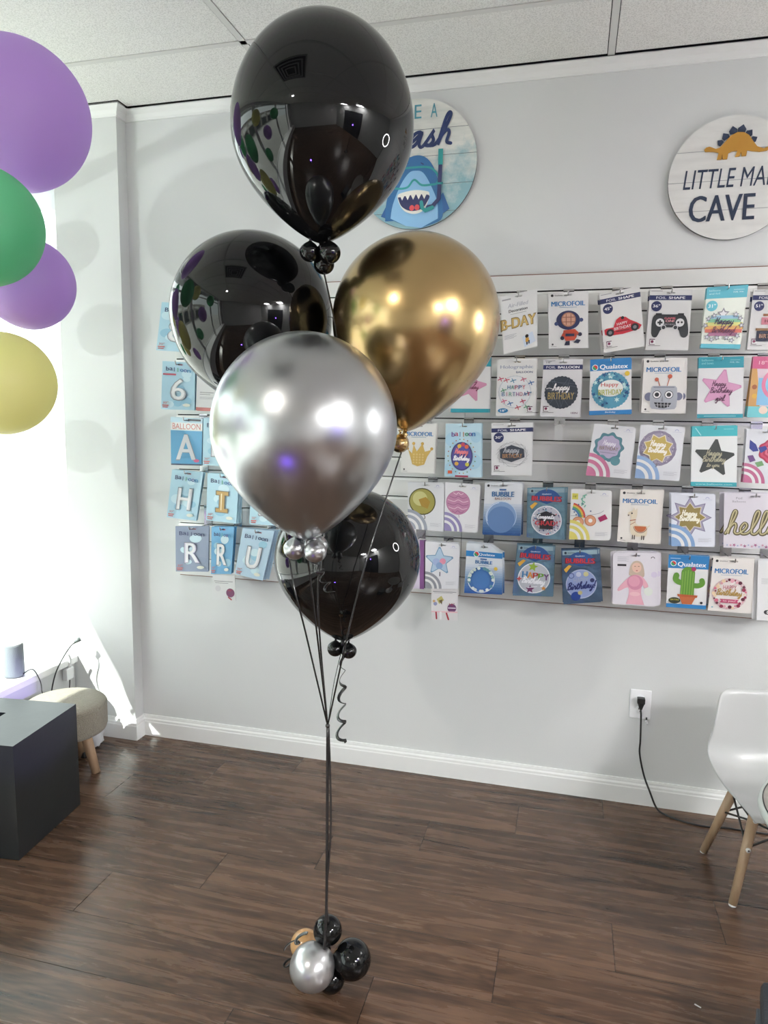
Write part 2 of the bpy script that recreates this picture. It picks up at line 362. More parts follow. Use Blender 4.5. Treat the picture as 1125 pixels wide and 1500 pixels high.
# crown moulding and baseboard (profile extruded along paths)
def molding(name,prof,path,label,closed_end=True):
    mb=MB(); n=len(prof); vs=[];fs=[]
    P=[Vector((x,y,0)) for x,y in path]
    for i,p in enumerate(P):
        d0=(P[i]-P[i-1]).normalized() if i>0 else None; d1=(P[i+1]-P[i]).normalized() if i<len(P)-1 else None
        n0=Vector((d0.y,-d0.x,0)) if d0 else None; n1=Vector((d1.y,-d1.x,0)) if d1 else None
        if n0 and n1: q=(n0+n1); q=q/(q.dot(n0))
        else: q=n0 or n1
        for a,z in prof: vs.append(p+q*a+Vector((0,0,z)))
    for i in range(len(P)-1):
        for k in range(n-1): fs.append((i*n+k,(i+1)*n+k,(i+1)*n+k+1,i*n+k+1))
    mb.add(vs,fs,TRIM); return struct(mb.build(name),label,'trim')
bprof=[(0,.098),(.005,.098),(.007,.09),(.0075,.084),(.012,.078),(.0125,.07),(.0145,.066),(.0145,.004),(.0145,0)]
cprof=[(.03,CEIL-.004),(.03,CEIL-.007),(.026,CEIL-.012),(.014,CEIL-.022),(.007,CEIL-.036),(.006,CEIL-.045),(0,CEIL-.045)]
molding('baseboard_back',bprof,[(XL,PY),(PX,PY),(PX,D),(XR,D)],'white moulded baseboard along the back wall')
molding('trim_2',cprof,[(XL,PY),(PX,PY),(PX,D),(XR,D)],'slim white cove moulding under the ceiling')
# outside ---------------------------------------------------------------
PAVE=mat('pavement',(.42,.41,.39),.85,bump=.2,bscale=12,var=.15)
tag(MB().box((-30,-25,-.16),(XG-.1,25,-.06),PAVE).build('pavement'),'sunlit pale pavement outside the shop window','pavement',kind='structure')
AW=mat('awning_fabric',(.30,.31,.33),.8)
tag(MB().box((-3.45,YB,2.76),(XG-.1,4,2.82),AW).build('added_awning'),'unseen dark canopy added outside above the shop window to cut the sun','added_awning')  # unseen canopy added so sun enters only through the lower window
SHW=mat('street_wall',(.45,.42,.38),.8); SHG=mat('street_glass',(.03,.035,.04),.1); SHR=mat('street_sign',(.75,.75,.72),.6)
shop=thing('street_building','beige row of shops across the street','building',(-19,-4,-.1))
MB().box((-1,-14,0),(1,14,4.2),SHW).build('facade',shop)
for i in range(6):
    MB().box((1,-12.6+i*4.2,.3),(1.02,-9.4+i*4.2,2.5),SHG).build('shop_front',shop)
    MB().box((1,-12.4+i*4.2,2.8),(1.08,-9.7+i*4.2,3.5),SHR).build('sign_board',shop)
# ================================================================= SLATWALL
SLAT=mat('slatwall_grey',(.70,.70,.69),.45); RAW=mat('raw_mdf',(.20,.10,.07),.8)
INS=mat('insert_aluminium',(.82,.82,.81),.35,metal=.35); SLOT=mat('slot_dark',(.03,.03,.03),.8)
ZT,ZB=2.026,.782; PITCH=.0788; SL=[1.962-PITCH*i for i in range(15)]
PT=.019
def slat_panel(x0,x1,label):
    mb=MB(); e=ZT
    mb.box((x0,D-.006,ZB),(x1,D-.0002,ZT),SLOT)
    zs=[ZT]+[v for z in SL for v in (z+.006,z-.006)]+[ZB]
    for i in range(0,len(zs),2):
        hi,lo=zs[i],zs[i+1]
        if hi==ZT: mb.box((x0,D-PT,hi-.003),(x1,D-.006,hi),RAW); hi-=.003
        if lo==ZB: mb.box((x0,D-PT,lo),(x1,D-.006,lo+.003),RAW); lo+=.003
        mb.box((x0,D-PT,lo),(x1,D-.006,hi),SLAT)
    p=mb.build('slatwall'); tag(p,label,'slatwall panel','slatwall panels on the back wall')
    for z in SL:
        q=MB(); q.box((x0,D-PT-.0010,z-.0105),(x1,D-PT+.0006,z-.0035),INS); q.box((x0,D-PT+.004,z-.006),(x1,D-.0065,z-.0005),INS)
        q.box((x0,D-PT-.0004,z+.0045),(x1,D-PT+.0006,z+.0062),INS)
        q.build('metal_insert',p)
slat_panel(-1.665,-.408,'left grey slatwall panel, mostly hidden behind the balloon bouquet')
slat_panel(-.406,1.6,'right grey slatwall panel holding the rows of party balloon packs')
# ================================================================= WALL SIGNS
def plane_surf(cx,cz,r,Y):
    # u,v in 0..1 over the bounding square
    def P(u,v,l): return Vector(((u-.5)*2*r,-l,-(v-.5)*2*r))
    return P,Vector((cx,Y,cz))
def board_wood(name,c1,c2,c3=None):
    m=bpy.data.materials.new(name); m.use_nodes=True; nt=m.node_tree; b=nt.nodes['Principled BSDF']; L=nt.links.new
    tc=nt.nodes.new('ShaderNodeTexCoord'); mp=nt.nodes.new('ShaderNodeMapping'); mp.inputs['Scale'].default_value=(6,6,40); L(tc.outputs['Object'],mp.inputs[0])
    n=nt.nodes.new('ShaderNodeTexNoise'); n.inputs['Scale'].default_value=1; n.inputs['Detail'].default_value=6; L(mp.outputs[0],n.inputs['Vector'])
    cr=nt.nodes.new('ShaderNodeValToRGB'); cr.color_ramp.elements[0].position=.35; cr.color_ramp.elements[0].color=hexc(c1); cr.color_ramp.elements[1].position=.6; cr.color_ramp.elements[1].color=hexc(c2)
    L(n.outputs[0],cr.inputs[0]); out=cr.outputs[0]
    if c3:
        n2=nt.nodes.new('ShaderNodeTexNoise'); n2.inputs['Scale'].default_value=9; n2.inputs['Detail'].default_value=8; n2.inputs['Roughness'].default_value=.7; L(tc.outputs['Object'],n2.inputs['Vector'])
        sp=nt.nodes.new('ShaderNodeSeparateXYZ'); L(tc.outputs['Object'],sp.inputs[0])
        ma=nt.nodes.new('ShaderNodeMath'); ma.operation='MULTIPLY_ADD'; L(sp.outputs[2],ma.inputs[0]); ma.inputs[1].default_value=-1.6; L(n2.outputs[0],ma.inputs[2])
        c2r=nt.nodes.new('ShaderNodeValToRGB'); c2r.color_ramp.elements[0].position=.42; c2r.color_ramp.elements[0].color=(0,0,0,1); c2r.color_ramp.elements[1].position=.68; c2r.color_ramp.elements[1].color=(1,1,1,1); L(ma.outputs[0],c2r.inputs[0])
        mx=nt.nodes.new('ShaderNodeMix'); mx.data_type='RGBA'; L(c2r.outputs[0],mx.inputs['Factor']); L(cr.outputs[0],mx.inputs['A']); mx.inputs['B'].default_value=hexc(c3); out=mx.outputs['Result']
    L(out,b.inputs['Base Color']); setin(b,'Roughness',.6); return m
def circ(n=96,r=.5): return [(.5+r*math.cos(2*PI*i/n),.5+r*math.sin(2*PI*i/n)) for i in range(n)]
EDGE=mat('sign_edge',(.10,.10,.10),.6)
P,loc=plane_surf(-.625,2.446,.235,D-.016)
s=Sheet(P,1,.47,.0003)
s.base(circ(),None,board_wood('shark_board','cfd2ce','e2e2de','8fb7c2'),.010,EDGE)
for v in (.235,.44,.66,.87): # plank lines
    hw=math.sqrt(.25-(v-.5)**2); s.R(.5-hw,v,.5+hw,v+.004,'6d7478')
s.T('MAKE',.365,.10,.36,.105,'4f97aa',0); s.T('A',.647,.10,.055,.105,'4f97aa',0)
s.W('Splash',.475,.31,.66,'1b2f63',.0265,.32,-2,.95)
_P=s.P; s.P=lambda u,v,l: _P(u*.92+.10,v,l)
DB,LB,TE,NV='2d6ca6','8ec1ea','2f9c9e','2c3263'
s.poly([(.13,.89),(.19,.79),(.24,.93)],'2a5f9c'); s.poly([(.69,.73),(.75,.86),(.68,.90),(.64,.8)],'2a5f9c')
body=[(.17,.93),(.18,.78),(.24,.62),(.32,.5),(.40,.44),(.5,.44),(.58,.5),(.64,.62),(.68,.76),(.69,.92),(.62,.965),(.5,.998),(.38,.98),(.25,.93)]
sp_=[(p.x,p.y) for p in smooth_path([(x,y,0) for x,y in body[:11]],4)]+[(.5,.997),(.36,.975),(.25,.93)]
s.poly(sp_,DB)
s.poly([(p.x,p.y) for p in smooth_path([(.22,.91,0),(.24,.80,0),(.31,.65,0),(.38,.565,0),(.44,.55,0),(.51,.57,0),(.58,.67,0),(.64,.8,0),(.65,.93,0)],4)]+[(.5,.996),(.36,.975)],LB)
s.S([(.35,.50),(.37,.49)],.008,NV); s.S([(.49,.495),(.51,.505)],.008,NV)
s.S([(.30,.53),(.38,.525),(.55,.53),(.62,.57),(.65,.62),(.63,.66),(.60,.665),(.50,.665),(.43,.62),(.37,.675),(.28,.68),(.24,.66),(.26,.58),(.30,.53)],.016,TE)
s.poly([(p.x,p.y) for p in smooth_path([(.28,.745,0),(.30,.72,0),(.43,.70,0),(.55,.715,0),(.57,.74,0),(.56,.79,0),(.52,.86,0),(.44,.885,0),(.35,.86,0),(.30,.80,0),(.28,.745,0)],4)][:-1],'f1efe8')
s.poly([(p.x,p.y) for p in smooth_path([(.285,.75,0),(.43,.735,0),(.565,.745,0),(.55,.80,0),(.50,.85,0),(.40,.86,0),(.32,.82,0),(.285,.75,0)],4)][:-1],NV)
for i in range(5): x=.325+i*.05; s.poly([(x-.022,.735),(x+.022,.735),(x,.775)],'f1efe8')
s.C(.415,.838,.022,'e0525a'); s.C(.462,.836,.022,'e0525a')
s.S([(.665,.45),(.66,.62),(.655,.78),(.60,.835),(.56,.84)],.034,NV,False)
s.R(.642,.40,.684,.52,TE); s.R(.635,.655,.69,.67,TE); s.S([(.50,.80),(.51,.845),(.535,.865),(.60,.845)],.032,TE,False)
tag(s.mb.build('round_wall_sign',None,loc),'round wooden sign with a blue shark wearing goggles and snorkel','sign')
P,loc=plane_surf(.487,2.322,.203,D-.018)
s=Sheet(P,1,.406,.0003); WB=board_wood('white_board','d3d3d1','dcdcda')
s.base(circ(),None,WB,.012,EDGE)
for v in (.27,.515,.755):
    hw=math.sqrt(.25-(v-.5)**2); s.R(.5-hw,v,.5+hw,v+.004,'83878b')
NB='20304a'
def tallcaps(txt,x0,x1,y,h,sk):
    n=len(txt.replace(' ',''))
    pass
s.T('LITTLE MAN',.50,.497,.74,.155,NB,.8,.10); s.T('CAVE',.44,.74,.51,.215,NB,1.4)
ob=tag(s.mb.build('round_wall_sign',None,loc),'round white wooden sign reading little man cave','sign')
# raised wooden dinosaur on the sign
DS=MB(); OCH=mat('ochre_paint','b5832e',.6); NVP=mat('navy_paint','22304a',.6)
def prism(mb,pts,y0,y1,mt,r=.203):
    n=len(pts); vs=[Vector(((u-.5)*2*r,y,-(v-.5)*2*r)) for y in (y0,y1) for u,v in pts]
    tr=tessellate_polygon([[Vector((u,v,0)) for u,v in pts]])
    mb.add(vs,[tuple(t) for t in tr]+[tuple(i+n for i in t) for t in tr]+[(i,(i+1)%n,(i+1)%n+n,i+n) for i in range(n)],mt)
dino=[(.27,.262),(.285,.245),(.31,.24),(.335,.25),(.36,.262),(.39,.255),(.43,.21),(.47,.165),(.52,.14),(.57,.145),(.61,.17),(.645,.22),(.68,.265),(.73,.285),(.77,.27),(.79,.25),(.785,.28),(.755,.305),(.70,.31),(.64,.30),(.605,.29),(.60,.335),(.565,.335),(.56,.30),(.55,.335),(.515,.337),(.53,.29),(.49,.29),(.46,.305),(.455,.35),(.42,.35),(.415,.31),(.41,.35),(.375,.35),(.385,.295),(.35,.285),(.31,.28),(.28,.28)]
prism(DS,dino,-.0052,-.0012,OCH); d_=DS.build('dinosaur_cutout',ob)
q=MB()
for c,sz,a in (((.392,.213),.030,-50),((.43,.168),.036,-35),((.487,.125),.040,-10),((.555,.118),.040,12),((.612,.155),.036,40),((.652,.205),.030,60)):
    a=math.radians(a); pt=[(-.8,.75),(.8,.75),(.95,-.1),(.0,-1.1),(-.95,-.1)]
    prism(q,[(c[0]+sz*(x*math.cos(a)-y*math.sin(a))*.85,c[1]+sz*(x*math.sin(a)+y*math.cos(a))*.85) for x,y in pt],-.0040,-.0012,NVP)
q.build('back_plates',ob)
# ================================================================= PACKS ON HOOKS
CHR=mat('chrome_wire',(.55,.55,.56),.2,metal=1)
HKT='hooks carrying the party packs'
def rbox(r=.03,a=1.0,cuts=None):
    return [(0,0),(1,0),(1,1),(0,1)]
def outline_round(which,a,r=.08):
    pts=[]
    for i,(cx,cy) in enumerate(((0,0),(1,0),(1,1),(0,1))):
        if i in which:
            for k in range(6):
                t=PI+PI/2*i+PI/2*k/5; ox=cx+(r if cx==0 else -r); oy=cy+(r*a if cy==0 else -r*a)
                pts.append((ox+r*math.cos(t),oy+r*a*math.sin(t)))
        else: pts.append((cx,cy))
    return pts
PK=[]
def pack(quad,art,label,base='dedfe0',rear=2,off=.16,rnd=(),mt=None,thick=.003,hook=True,group=None,name='party_balloon_pack',rearlab=None,cut=None,hk_label=None,jx=.004):
    q=[onY(x,y,D-off) for x,y in quad]   # TL TR BR BL
    def W3(u,v): return (q[0]*(1-u)+q[1]*u)*(1-v)+(q[3]*(1-u)+q[2]*u)*v
    hang=W3(.5,.055); wid=((q[1]-q[0]).length+(q[2]-q[3]).length)/2; hei=((q[3]-q[0]).length+(q[2]-q[1]).length)/2; a=wid/hei
    def P(u,v,l): p=W3(u,v)-hang; return Vector((p.x,-l,p.z))
    s=Sheet(P,a,wid)
    out=cut or outline_round(rnd,a)
    hw,hh=.10,.013
    hole=[(.5-hw,.055-hh),(.5-.03,.055-hh),(.5,.055-hh*2.2),(.5+.03,.055-hh),(.5+hw,.055-hh),(.5+hw,.055+hh),(.5-hw,.055+hh)]
    s.base(out,hole if hook else None,mt or ink(base),thick)
    art(s)
    o=s.mb.build(name,None,hang); tag(o,label,'balloon pack',group)
    for k in range(rear):
        c=o.copy(); COL.objects.link(c)
        c.location=hang+Vector((random.uniform(-jx,jx),.011*(k+1),random.uniform(-.001,.001))); c.rotation_euler=(0,random.uniform(-.025,.025),0)
        bl=(rearlab or label).replace('front ','',1); bl='spare behind the '+(bl if len(bl.split())<13 else bl.split(',')[0])
        c['label']=bl; c['group']=bl.replace('spare','spares')
    if hook:
        zs=min([z for z in SL if z>hang.z+.004] or [SL[0]])
        t=thing('slatwall_hook',hk_label or ('metal hook of the '+(rearlab or label).replace('front ','',1).split(',')[0]),'hook',(hang.x,D-PT,hang.z),0,HKT)
        b=MB(); b.box((-.019,-.003,-.006),(.019,-.0008,zs-hang.z+.006),CHR); b.box((-.019,-.003,zs-hang.z-.004),(.019,.008,zs-hang.z-.001),CHR); b.build('bracket',t)
        y1=-(off-PT)-.022
        w=MB(); w.tube(smooth_path([(0,-.003,.0),(0,y1*.5,0),(0,y1+.008,0),(0,y1-.001,.004),(0,y1-.004,.014)],4),.0021,CHR); w.build('prong',t)
    return o
NAVY='232c5c'; MFB='1f74b3'; TEAL='2d93a5'
def tiny(s,x0,y,w,n=2,c='9a9ca4',h=.006,g=.02):
    for i in range(n): s.R(x0,y+i*g,x0+w*(1-.2*(i%2)),y+i*g+h,c)
def code(s,x=.14,y=.86):
    s.R(x-.065,y-.045,x+.065,y+.05,'5b3350'); s.R(x-.05,y-.03,x+.075,y+.042,'dedfe0'); s.C(x,y,.035,'7a2f55'); s.R(x-.08,y+.065,x+.2,y+.072,'555555')
def logo(s,x=.1,y=.055,c='2a2a30'):
    s.C(x,y,.035,c); s.T('Qualatex',x+.16,y,.2,.025,c,1)
def mf(s):
    logo(s); s.T('MICROFOIL',.5,.205,.84,.085,MFB,2.2); s.R(.28,.268,.72,.276,'6f93b5'); s.C(.1,.93,.025,'3b3b40'); s.R(.06,.965,.2,.97,'777777')
def fs(s,sz,txt='SHAPE'):
    s.R(.03,.02,.3,.03,'8b8c92'); s.R(0,.095,1,.175,NAVY); s.T('FOIL',.28 if txt=='SHAPE' else .20,.136,.24,.040,'e3e4ee',0); s.T(txt,.65,.136,.38 if txt=='SHAPE' else .54,.040,'f2f2f6',1.6)
    if sz: s.C(.18,.275,.125,NAVY); s.T(sz,.18,.27,.17,.05,'f0f0f4',1.5)
    code(s)
def arcs(s,c,c2='dedfe0',cx=0,r=.55,cy=1):
    s.A(cx,cy,.0,r,0,90,c); s.A(cx,cy,r*.72,r*.84,0,90,c2); s.A(cx,cy,r*.42,r*.56,0,90,c2)
    tiny(s,.62,.84,.3,4,'b3b5bd')
    s.A(.82,.085,.03,.045,0,180,'a9b0d0'); s.R(.72,.1,.93,.105,'b7bbd0')
def scall(s,cx,cy,r,c,sc=.02,ns=30): s.C(cx,cy,r,c,n=120,sc=sc,ns=ns)
# --- row 1
def a_bday(s):
    s.R(.04,.06,.28,.085,'a5a6aa'); s.T('Air-Filled',.47,.19,.55,.07,'b9bbc4',1.6,.25); s.T('Decoration',.47,.285,.52,.05,'44464e',1); s.R(.25,.34,.7,.346,'999999')
    s.T('B-DAY',.47,.50,.98,.19,'8a7444',3.6); s.T('B-DAY',.47,.50,.94,.16,'d3b672',2)
    tiny(s,.05,.69,.35,4); s.poly([(.56,.78),(.86,.72),(.95,.9),(.63,.97)],'cdd9ea'); s.C(.70,.78,.05,'2c241f'); s.R(.66,.81,.76,.88,'c8973a'); s.R(.68,.88,.72,.93,'20242c'); s.R(.74,.86,.78,.92,'20242c')
pack([(733,435),(787,423),(787,507),(738,519)],a_bday,'front pack with gold B-DAY letter balloons, beside the gold balloon','e2e3e4',2)
def a_diver(s):
    mf(s); s.C(.5,.50,.30,'27305a',ry=.17); s.C(.2,.56,.05,'3a4a78'); s.C(.83,.50,.05,'3a4a78'); s.C(.51,.49,.185,'a3715c'); s.C(.51,.49,.16,'c99983')
    for d in (-.06,.06): s.S([(.51+d,.40),(.51+d,.58)],.02,'8d5a4c'); s.S([(.36,.49+d*.7),(.66,.49+d*.7)],.02,'8d5a4c')
    s.poly([(.38,.68),(.68,.66),(.72,.80),(.66,.86),(.44,.87),(.37,.78)],'b5452e'); s.R(.43,.74,.66,.79,'232a4a'); s.S([(.42,.71),(.35,.8)],.07,'b5452e'); s.S([(.66,.69),(.76,.75)],.07,'b5452e')
    s.C(.35,.82,.05,'1f2540'); s.C(.80,.755,.05,'1f2540'); s.poly([(.40,.95),(.44,.88),(.54,.87),(.54,.95)],'1f2540'); s.poly([(.64,.90),(.72,.84),(.82,.86),(.76,.92)],'1f2540')
pack([(803,429),(861.8,426.4),(861,509.5),(804,510.5)],a_diver,'front pack with a deep-sea diver in navy helmet','dcdcdd',2)
def a_car(s):
    fs(s,'45"'); R='bf2638'; s.poly([(.05,.62),(.10,.60),(.28,.60),(.36,.48),(.46,.44),(.60,.46),(.70,.52),(.85,.58),(.97,.64),(.90,.70),(.5,.735),(.15,.73),(.06,.70)],R)
    s.C(.52,.465,.04,'20202a'); 
    for x,y in ((.19,.68),(.80,.655)): s.C(x,y,.095,'22232b'); s.C(x,y,.045,'77787f')
    s.T('HAPPY',.5,.555,.26,.045,'eadfe2',1,0,-3); s.T('BIRTHDAY',.5,.625,.42,.05,'eadfe2',1,0,-3); s.R(.33,.675,.66,.685,'33202a')
pack([(878,431),(937,419),(944.5,507),(885,517)],a_car,'front pack with a red racing car','dadada',2,jx=.012)
def a_game(s):
    fs(s,'36"'); G='2a2e33'; s.poly([(p.x,p.y) for p in smooth_path([(.10,.72,0),(.10,.50,0),(.18,.41,0),(.36,.41,0),(.64,.41,0),(.82,.41,0),(.92,.5,0),(.97,.72,0),(.90,.79,0),(.80,.77,0),(.70,.64,0),(.36,.64,0),(.24,.78,0),(.14,.78,0),(.10,.72,0)],3)][:-1],G)
    s.R(.18,.39,.32,.43,'1c1f24'); s.R(.7,.39,.84,.43,'1c1f24')
    for x in (.29,.76): s.C(x,.545,.10,'d9dadc')
    s.R(.23,.53,.35,.56,'20242a'); s.R(.27,.505,.31,.585,'20242a'); s.C(.72,.54,.026,'20242a'); s.C(.80,.54,.026,'20242a')
    for x in (.38,.66): s.C(x,.625,.062,'cfd0d4'); s.C(x,.625,.045,'2a2e33')
    s.T('GAME',.52,.475,.26,.035,'d5707c',2); s.T('ON!',.52,.52,.2,.035,'e8a8ae',2); s.T('BIRTHDAY',.52,.575,.24,.022,'b8b8c0',.5)
pack([(952.5,424),(1014.6,424),(1008,513),(945.6,512.7)],a_game,'front pack with a black game controller','d3d3d4',2)
def a_rain(s):
    LT='63b9cc'; s.R(0,0,1,.19,LT); s.T('balloons',.2,.06,.28,.03,'c4e8ef',.5); s.T('and foil',.2,.11,.26,.03,'c4e8ef',.5); s.R(.66,.06,.92,.066,'d5eef4'); s.T('FOIL 31in',.78,.1,.24,.022,'e8fafc',1); s.R(0,.93,1,1,LT)
    s.C(.17,.31,.14,'6cc0d2'); s.T('31"',.17,.31,.18,.06,'f2fbfc',2)
    s.star(.47,.44,.16,.5,5,'8f8e98'); s.star(.47,.445,.11,.5,5,'e6e6ea')
    cols=['9fc7dd','8cc7a4','d9d98a','e0b070','cf7468','a8718f']
    for i,c in enumerate(cols):
        y=.47+i*.055; w=[.34,.40,.46,.48,.46,.36][i]; s.R(.52-w,y,.52+w,y+.056,c)
    for i,(x,y) in enumerate([(.12,.52),(.9,.52),(.06,.63),(.95,.63),(.13,.82),(.25,.86),(.38,.83),(.62,.83),(.75,.87),(.88,.80),(.25,.47),(.78,.46)]): s.star(x,y,.085,.45,5,'7a7b88',i*20); s.star(x,y,.05,.45,5,'d8d9e2',i*20)
    s.W('Happy',.52,.58,.46,'4b3f5c',.02,.3); s.W('Birthday!',.52,.72,.56,'6a3f58',.02,.3)
pack([(1036,421),(1096.4,417),(1084,511),(1026,509.6)],a_rain,'front pack with a rainbow birthday star burst and light blue header','e9efe6',2)
def a_51(s):
    fs(s,'51"'); s.R(.30,.40,.9,.44,'9a6a4c'); s.R(.27,.46,.85,.58,'c9808f'); s.R(.15,.64,.95,.68,'8b6a4a'); s.R(.18,.68,.92,.86,'23293f'); s.T('BIRTHDAY',.55,.77,.6,.07,'b88d72',1); s.T('HAPPY',.55,.52,.4,.05,'6a2f3f',1)
pack([(1104,424),(1163,424),(1157,513),(1094.3,512.3)],a_51,'front pack with a layered birthday cake, at the right edge of the picture','d3d3d4',2)
# --- row 2
def a_star0(s):
    s.R(0,0,1,.17,TEAL); s.R(0,.93,1,1,TEAL); s.star(.5,.52,.42,.5,5,'c98fae',12,1); s.W('Happy',.5,.44,.34,'7a3f5a',.016); s.W('Birthday',.5,.55,.42,'7a3f5a',.016)
pack([(664,523),(719,523),(716,604.5),(660,604)],a_star0,'front pack with a pink star, half hidden by the gold balloon','d4d5d8',2)
def a_holo(s):
    s.T('Holographic',.5,.15,.84,.075,'98a1b6',2.5); s.T('BALLOON',.70,.235,.42,.035,'4a5a80',1.5)
    scall(s,.47,.58,.42,'c4cad0',.015); s.C(.47,.58,.395,'dcdfe2')
    pc=['bf5060','4a86a8','c96a86','5a9a7a','3c6aa0','b84a68']
    for i,(x,y) in enumerate([(.25,.37),(.42,.38),(.68,.36),(.18,.55),(.36,.78),(.68,.74),(.56,.85),(.82,.6),(.2,.74),(.78,.84),(.88,.42),(.1,.35)]):
        c=pc[i%6]; s.S([(x-.06,y+.02),(x,y),(x+.07,y-.01)],.025,c); s.S([(x-.03,y-.03),(x,y),(x+.02,y+.04)],.022,c)
    for i,ch in enumerate('HAPPY'): s.T(ch,.32+i*.095,.50,.075,.07,['3a6a98','4a9a84','b0506c','3a5a98','bf5060'][i],1)
    for i,ch in enumerate('BIRTHDAY'): s.T(ch,.18+i*.092,.62,.07,.07,['3a6a98','b0506c','4a9a84','3a6a98','8f4a90','b0506c','3a5a98','bf5060'][i],1)
    s.C(.19,.91,.13,'2c78a8',ry=.042); s.T('18"',.19,.91,.14,.04,'e8eef2',1.5); code(s,.87,.88)
pack([(729,526),(786,524.8),(783.6,608.9),(726,609)],a_holo,'front pack with a pale holographic balloon and coloured letters','dcdddd',2)
def a_fb(s):
    s.T('18"',.14,.05,.13,.035,'5a5a62',1); fs(s,None,'BALLOON'); scall(s,.5,.575,.42,'2b3442',.02,28)
    random.seed(3)
    for i in range(10):
        a=random.uniform(0,6.28); b=a+random.uniform(1.6,3.6); s.S([(.5+.39*math.cos(a),.575+.39*s.a*math.sin(a)),(.5+.39*math.cos(b),.575+.39*s.a*math.sin(b))],.005,'66707e')
    s.W('happy',.5,.50,.42,'e6e6e8',.02,.3,-3); s.S([(.12,.51),(.2,.5),(.3,.52)],.014,'e6e6e8'); s.T('BIRTHDAY',.5,.635,.66,.12,'a89562',1); s.T('18IN',.86,.93,.16,.03,'5b3350',2)
pack([(796.7,526.7),(854,526),(848.7,611),(790.8,610)],a_fb,'front pack with a dark round happy birthday balloon','d2d2d6',2)
def a_qb(s):
    BL='2a7ab8'; s.R(0,0,1,.21,BL); s.C(.12,.15,.075,'e6ecf0'); s.A(.12,.15,.0,.06,-45,135,'c43a3a'); s.A(.12,.15,0,.06,135,315,'2f9a62'); s.T('Qualatex',.58,.15,.68,.095,'f2f4f6',2.2,.12); s.R(0,.925,1,1,BL); s.T('Birthday',.5,.962,.24,.04,'dfe9f2',1)
    scall(s,.5,.565,.455,'4f93ae',.02,34)
    random.seed(5)
    for i in range(46):
        a=random.uniform(0,6.28); r=random.uniform(.28,.42); s.star(.5+r*math.cos(a),.565+r*s.a*math.sin(a),random.uniform(.04,.075),.4,random.choice((4,5,6)),random.choice(('2b5688','86c0cc','3a7aa2','bfe0e0','234a78')),random.uniform(0,70))
    s.C(.5,.53,.30,'e2e6e4',ry=.15); s.T('Happy',.48,.475,.42,.09,'c0504e',1); s.T('BIRTHDAY',.49,.60,.56,.095,'a8ae3c',1); s.C(.9,.28,.06,'d8b93a')
pack([(865,526.7),(924.4,523.6),(925.3,606),(863,608)],a_qb,'front pack with a blue header and round blue camouflage-star balloon','dfe0e2',2)
def a_robot(s):
    mf(s); G='a7abb6'
    s.S([(.42,.50),(.36,.37)],.02,'b0624a'); s.S([(.60,.50),(.66,.34)],.02,'b0624a'); s.C(.34,.385,.05,'b5573f'); s.C(.66,.33,.055,'b5573f')
    s.C(.17,.70,.11,'6c6f88'); s.C(.88,.69,.10,'6c6f88'); s.poly([(.22,.54),(.25,.505),(.5,.50),(.80,.505),(.84,.54),(.86,.70),(.84,.88),(.80,.92),(.5,.935),(.25,.92),(.21,.88),(.19,.7)],G); s.R(.27,.515,.78,.535,'7f8390')
    for x in (.36,.65): s.C(x,.66,.105,'2b2c34'); s.C(x,.66,.09,'e9e9ea'); s.C(x,.66,.055,'1d1e25')
    s.poly([(.50,.68),(.46,.78),(.52,.79)],'82868f'); s.poly([(.30,.80),(.72,.81),(.66,.88),(.55,.905),(.42,.90),(.34,.87)],'22242b')
    for i in range(4): s.S([(.38+i*.085,.81),(.40+i*.075,.89)],.012,'c5c6cc')
    s.S([(.32,.845),(.70,.85)],.010,'c5c6cc')
pack([(943.5,525),(1003.3,524),(999.7,606),(939,605)],a_robot,'front pack with a grey robot face','dddbd9',3,jx=.012)
def a_pstar(s):
    s.R(0,0,1,.18,TEAL); s.T('balloons',.2,.05,.26,.035,'8fd0d6',.5); s.T('and bows',.2,.1,.26,.035,'8fd0d6',.5); s.R(.70,.05,.92,.056,'9fd6dc'); s.T('FOIL 18in',.8,.09,.2,.02,'c8ebee',1); s.R(0,.935,1,1,TEAL); s.R(.15,.965,.85,.972,'a8dade')
    s.star(.5,.52,.46,.50,5,'c48ab0',12,1); s.star(.5,.52,.42,.5,5,'cf98bb',12,1)
    s.W('Happy',.47,.45,.30,'5d3550',.017); s.W('Birthday',.52,.56,.48,'5d3550',.017); s.W('girl',.5,.69,.2,'5d3550',.017)
pack([(1023.6,523.4),(1089.8,522),(1088,612),(1021,612.3)],a_pstar,'front pack with a pink five-point star and teal header, under the rainbow star pack','d6d7da',2)
def a_prin(s):
    s.R(0,0,1,.20,'c95f88'); s.T('18" Foil',.4,.1,.5,.06,'f0c6d6',1); s.poly([(0,.2),(.12,.2),(.3,1),(0,1)],'c79a5e'); s.C(.1,.5,.06,'a0603e'); s.C(.12,.65,.06,'d6a94a'); s.R(.18,.35,1,.8,'86b9dc'); s.C(.68,.45,.42,'d57a9c'); s.C(.68,.45,.33,'8cc0e0'); s.C(.68,.42,.2,'c8503e'); s.R(0,.82,1,1,'6fc0c8'); s.C(.35,.88,.1,'e6cfc0')
pack([(1104,522),(1164,523),(1160,612),(1093.8,611)],a_prin,'front pink and blue pack at the right edge of the picture','d8c4ce',2)
